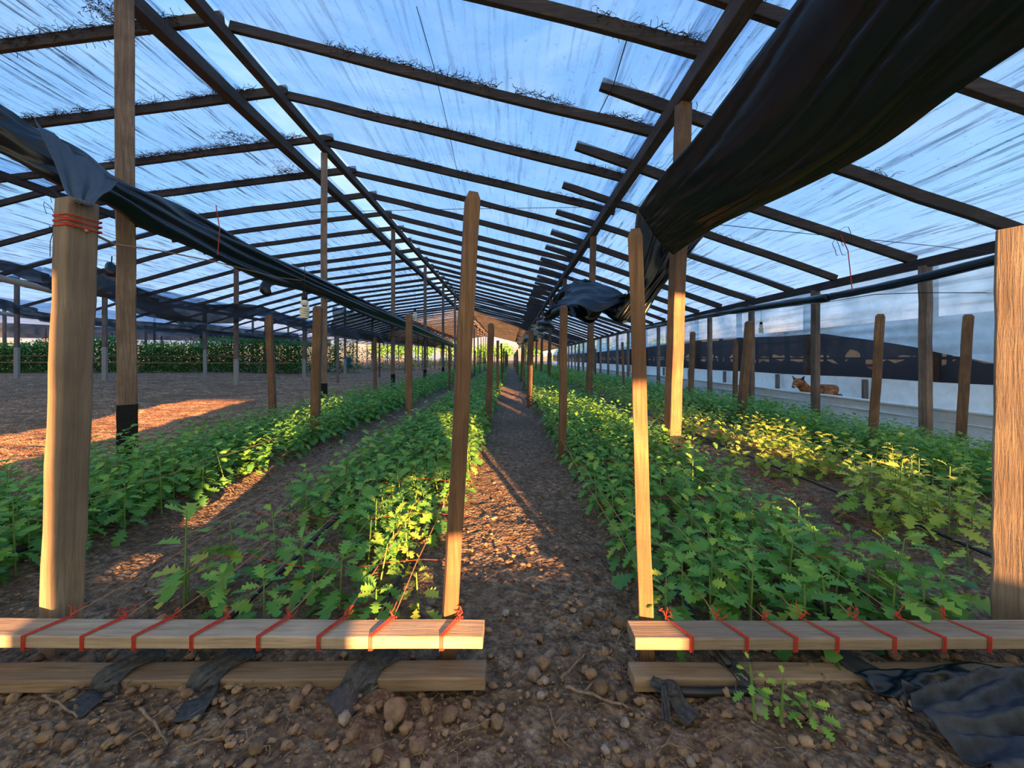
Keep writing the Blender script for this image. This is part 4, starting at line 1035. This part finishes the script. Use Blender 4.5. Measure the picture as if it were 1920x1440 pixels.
# ------------------------------------------------------------------ lamps
def spiral_lamp(px, py, Y, s, label, up_=.5):
    c = at(px, py, Y); root = empty('spiral_lamp', c); tag(root, label, 'lamp')
    m = MB(); m.tube([c+Vector((0,0,.075*s)), c+Vector((0,0,.13*s))], .026*s, 12); m.tube([c+Vector((0,0,.13*s)), c+Vector((.004,0,up_))], .003*s, 5); m.build('socket', M_SOCK, root, origin=c, shade=True)
    m = MB(); prof = [(.0,.080),(.022,.078),(.033,.062),(.034,.045),(.026,.030),(.022,.026)]
    for i in range(len(prof)-1): m.tube([c+Vector((0,0,prof[i][1]*s)), c+Vector((0,0,prof[i+1][1]*s))], 1, 14, cap=False, rs=[prof[i][0]*s+.0005, prof[i+1][0]*s])
    m.build('ballast', M_BULB, root, origin=c, shade=True)
    m = MB(); P = []
    for q in range(90):
        t = q/89; P.append(c+Vector((math.cos(t*5*2*PI)*.034*s, math.sin(t*5*2*PI)*.034*s, (.016-.105*t)*s)))
    m.tube(P, .0095*s, 7); m.build('glass_spiral', M_BULB, root, origin=c, shade=True)
spiral_lamp(571, 578, 4.3, 1.15, 'large cream spiral lamp hanging on the left beside a stake')
spiral_lamp(778, 592, 7.4, .9, 'small white spiral lamp hanging beside a stake, farther along')
spiral_lamp(1427, 616, 8.6, 1.1, 'pale spiral lamp hanging behind the right side curtain')

# blue barrel
c = Vector((-14.2, 35.0, gz(-14.2, 35))); root = empty('barrel', c); tag(root, 'blue plastic barrel far across the bare field', 'barrel')
m = MB(); pr = [(.0,.27),(.03,.29),(.25,.30),(.27,.315),(.29,.30),(.58,.30),(.60,.315),(.62,.30),(.84,.29),(.88,.26)]
m.tube([c+Vector((0,0,z)) for z, r in pr], 1, 20, rs=[r for z, r in pr]); m.build('body', M_BLUE, root, origin=c, shade=True)
m = MB(); m.tube([c+Vector((0,0,.88)), c+Vector((0,0,.91))], .24, 20); m.build('lid', M_BLUE, root, origin=c)

# ------------------------------------------------------------------ dog
def dog():
    mt, N = material('ginger_fur'); tc = N.n('ShaderNodeTexCoord'); P = tc.outputs['Object']
    n = N.noise(N.mapping(P, (3,3,3)), 5, 5, .6); f = N.noise(N.mapping(P, (1,1,.4)), 160, 3, .6)
    col = N.ramp(n, [(.3, (.15,.055,.022)), (.5, (.32,.13,.055)), (.7, (.46,.23,.11))])
    sx = N.n('ShaderNodeSeparateXYZ'); N.link(P, sx.inputs[0])
    b = N.n('ShaderNodeBsdfPrincipled', ins={'Base Color': col, 'Roughness': .9, 'Normal': N.bump(f, .6, .01)}); b.inputs['Specular IOR Level'].default_value = .15
    finish(N, b.outputs[0])
    white = plain('cream_fur', (.52,.38,.27), .9, .1, 90, .5); dark = plain('dark_fur', (.03,.02,.018), .8, .2, 60, .4); nose = plain('nose', (.008,.008,.01), .3, .5)
    # lying on the ledge along the wall, head raised and turned to the camera
    z0 = .07
    J = [(tuple(at(px, py, Y)), r) for px, py, Y, r in ((1574,736,8.72,.185),(1562,732,8.79,.205),(1547,733,8.86,.175),(1534,736,8.92,.150),(1521,736,8.95,.150),(1511,732,8.94,.125),(1505,724,8.90,.105),(1499,716,8.86,.112),(1495,717,8.79,.095),(1491,722,8.73,.062),(1488.5,725,8.69,.048))]
    legs = [([(tuple(at(1508,746,8.80)), .055), (tuple(at(1500,749,8.66)), .040), (tuple(at(1494,750,8.54)), .038)], 4),
            ([(tuple(at(1520,747,8.76)), .055), (tuple(at(1513,750,8.62)), .040), (tuple(at(1508,751,8.52)), .038)], 3),
            ([(tuple(at(1556,745,8.62)), .115), (tuple(at(1540,750,8.52)), .060), (tuple(at(1552,752,8.44)), .040), (tuple(at(1538,752,8.42)), .036)], 1)]
    vs = [p for p, r in J]; rs = [r for p, r in J]; es = [(i, i+1) for i in range(len(J)-1)]
    legs = [([((max(6.50, p[0]), p[1], max(z0+r, p[2])), r) for p, r in L], k) for L, k in legs]
    for L, root_i in legs:
        prev = root_i
        for p, r in L: vs.append(p); rs.append(r); es.append((prev, len(vs)-1)); prev = len(vs)-1
    O = Vector((6.95, 8.85, z0)); me = bpy.data.meshes.new('dog'); me.from_pydata([tuple(Vector(v)-O) for v in vs], es, []); me.update()
    o = new_obj('dog', me, mt, loc=O); tag(o, 'ginger dog lying between the white walls, head raised towards the camera', 'dog')
    sk = o.modifiers.new('skin', 'SKIN'); sk.use_smooth_shade = True
    for i, r in enumerate(rs): me.skin_vertices[0].data[i].radius = (r, r)
    me.skin_vertices[0].data[0].use_root = True
    sb = o.modifiers.new('sub', 'SUBSURF'); sb.levels = 2; sb.render_levels = 2
    tl = MB(); tp = [at(1575,742,8.60), at(1572,748,8.50), at(1560,751,8.42), at(1548,752,8.38)]
    tp = [Vector((max(6.5, p.x), p.y, max(z0+.04, p.z))) for p in tp]; tl.tube([interp(tp, k/10) for k in range(11)], .04, 8, rs=[.05-.0035*k for k in range(11)])
    tl.build('tail', mt, o, origin=tp[0], shade=True)
    H = at(1498, 717.5, 8.84); fd = (at(1488.5, 725, 8.70)-H).normalized(); sd = Vector((fd.y, -fd.x, 0)).normalized(); up = sd.cross(fd)
    if up.z < 0: up = -up
    for s in (-1, 1):     # ears, eyes
        e = MB(); b0 = H+sd*s*.062+up*.050; tip = H+sd*s*.125+up*.165-fd*.01
        a = b0+sd*s*.030-up*.04; c_ = b0-sd*s*.050+up*.02; k = b0-fd*.04
        e.add([a, c_, k, tip, b0+fd*.012], [(0,4,3),(4,1,3),(1,2,3),(2,0,3),(0,2,1,4)]); e.build('ear', dark if s*sd.x > 0 else mt, o, origin=H)
        y = MB(); v = IV*.016; p = H+sd*s*.045+fd*.098+up*.028; y.add([Vector(q)+p for q in v], [tuple(int(i) for i in f) for f in IF]); y.build('eye', nose, o, origin=p, shade=True)
    mz = MB(); p = at(1489.5, 724.2, 8.715); R = Matrix((sd, fd, up)).transposed()
    mz.add([p+R @ Vector((q[0]*.050, q[1]*.072, q[2]*.042)) for q in IV], [tuple(int(i) for i in f) for f in IF]); mz.build('muzzle', white, o, origin=p, shade=True)
    nn = MB(); p = p+fd*.066+up*.014; nn.add([Vector(q)*.019+p for q in IV], [tuple(int(i) for i in f) for f in IF]); nn.build('nose', nose, o, origin=p, shade=True)
dog()
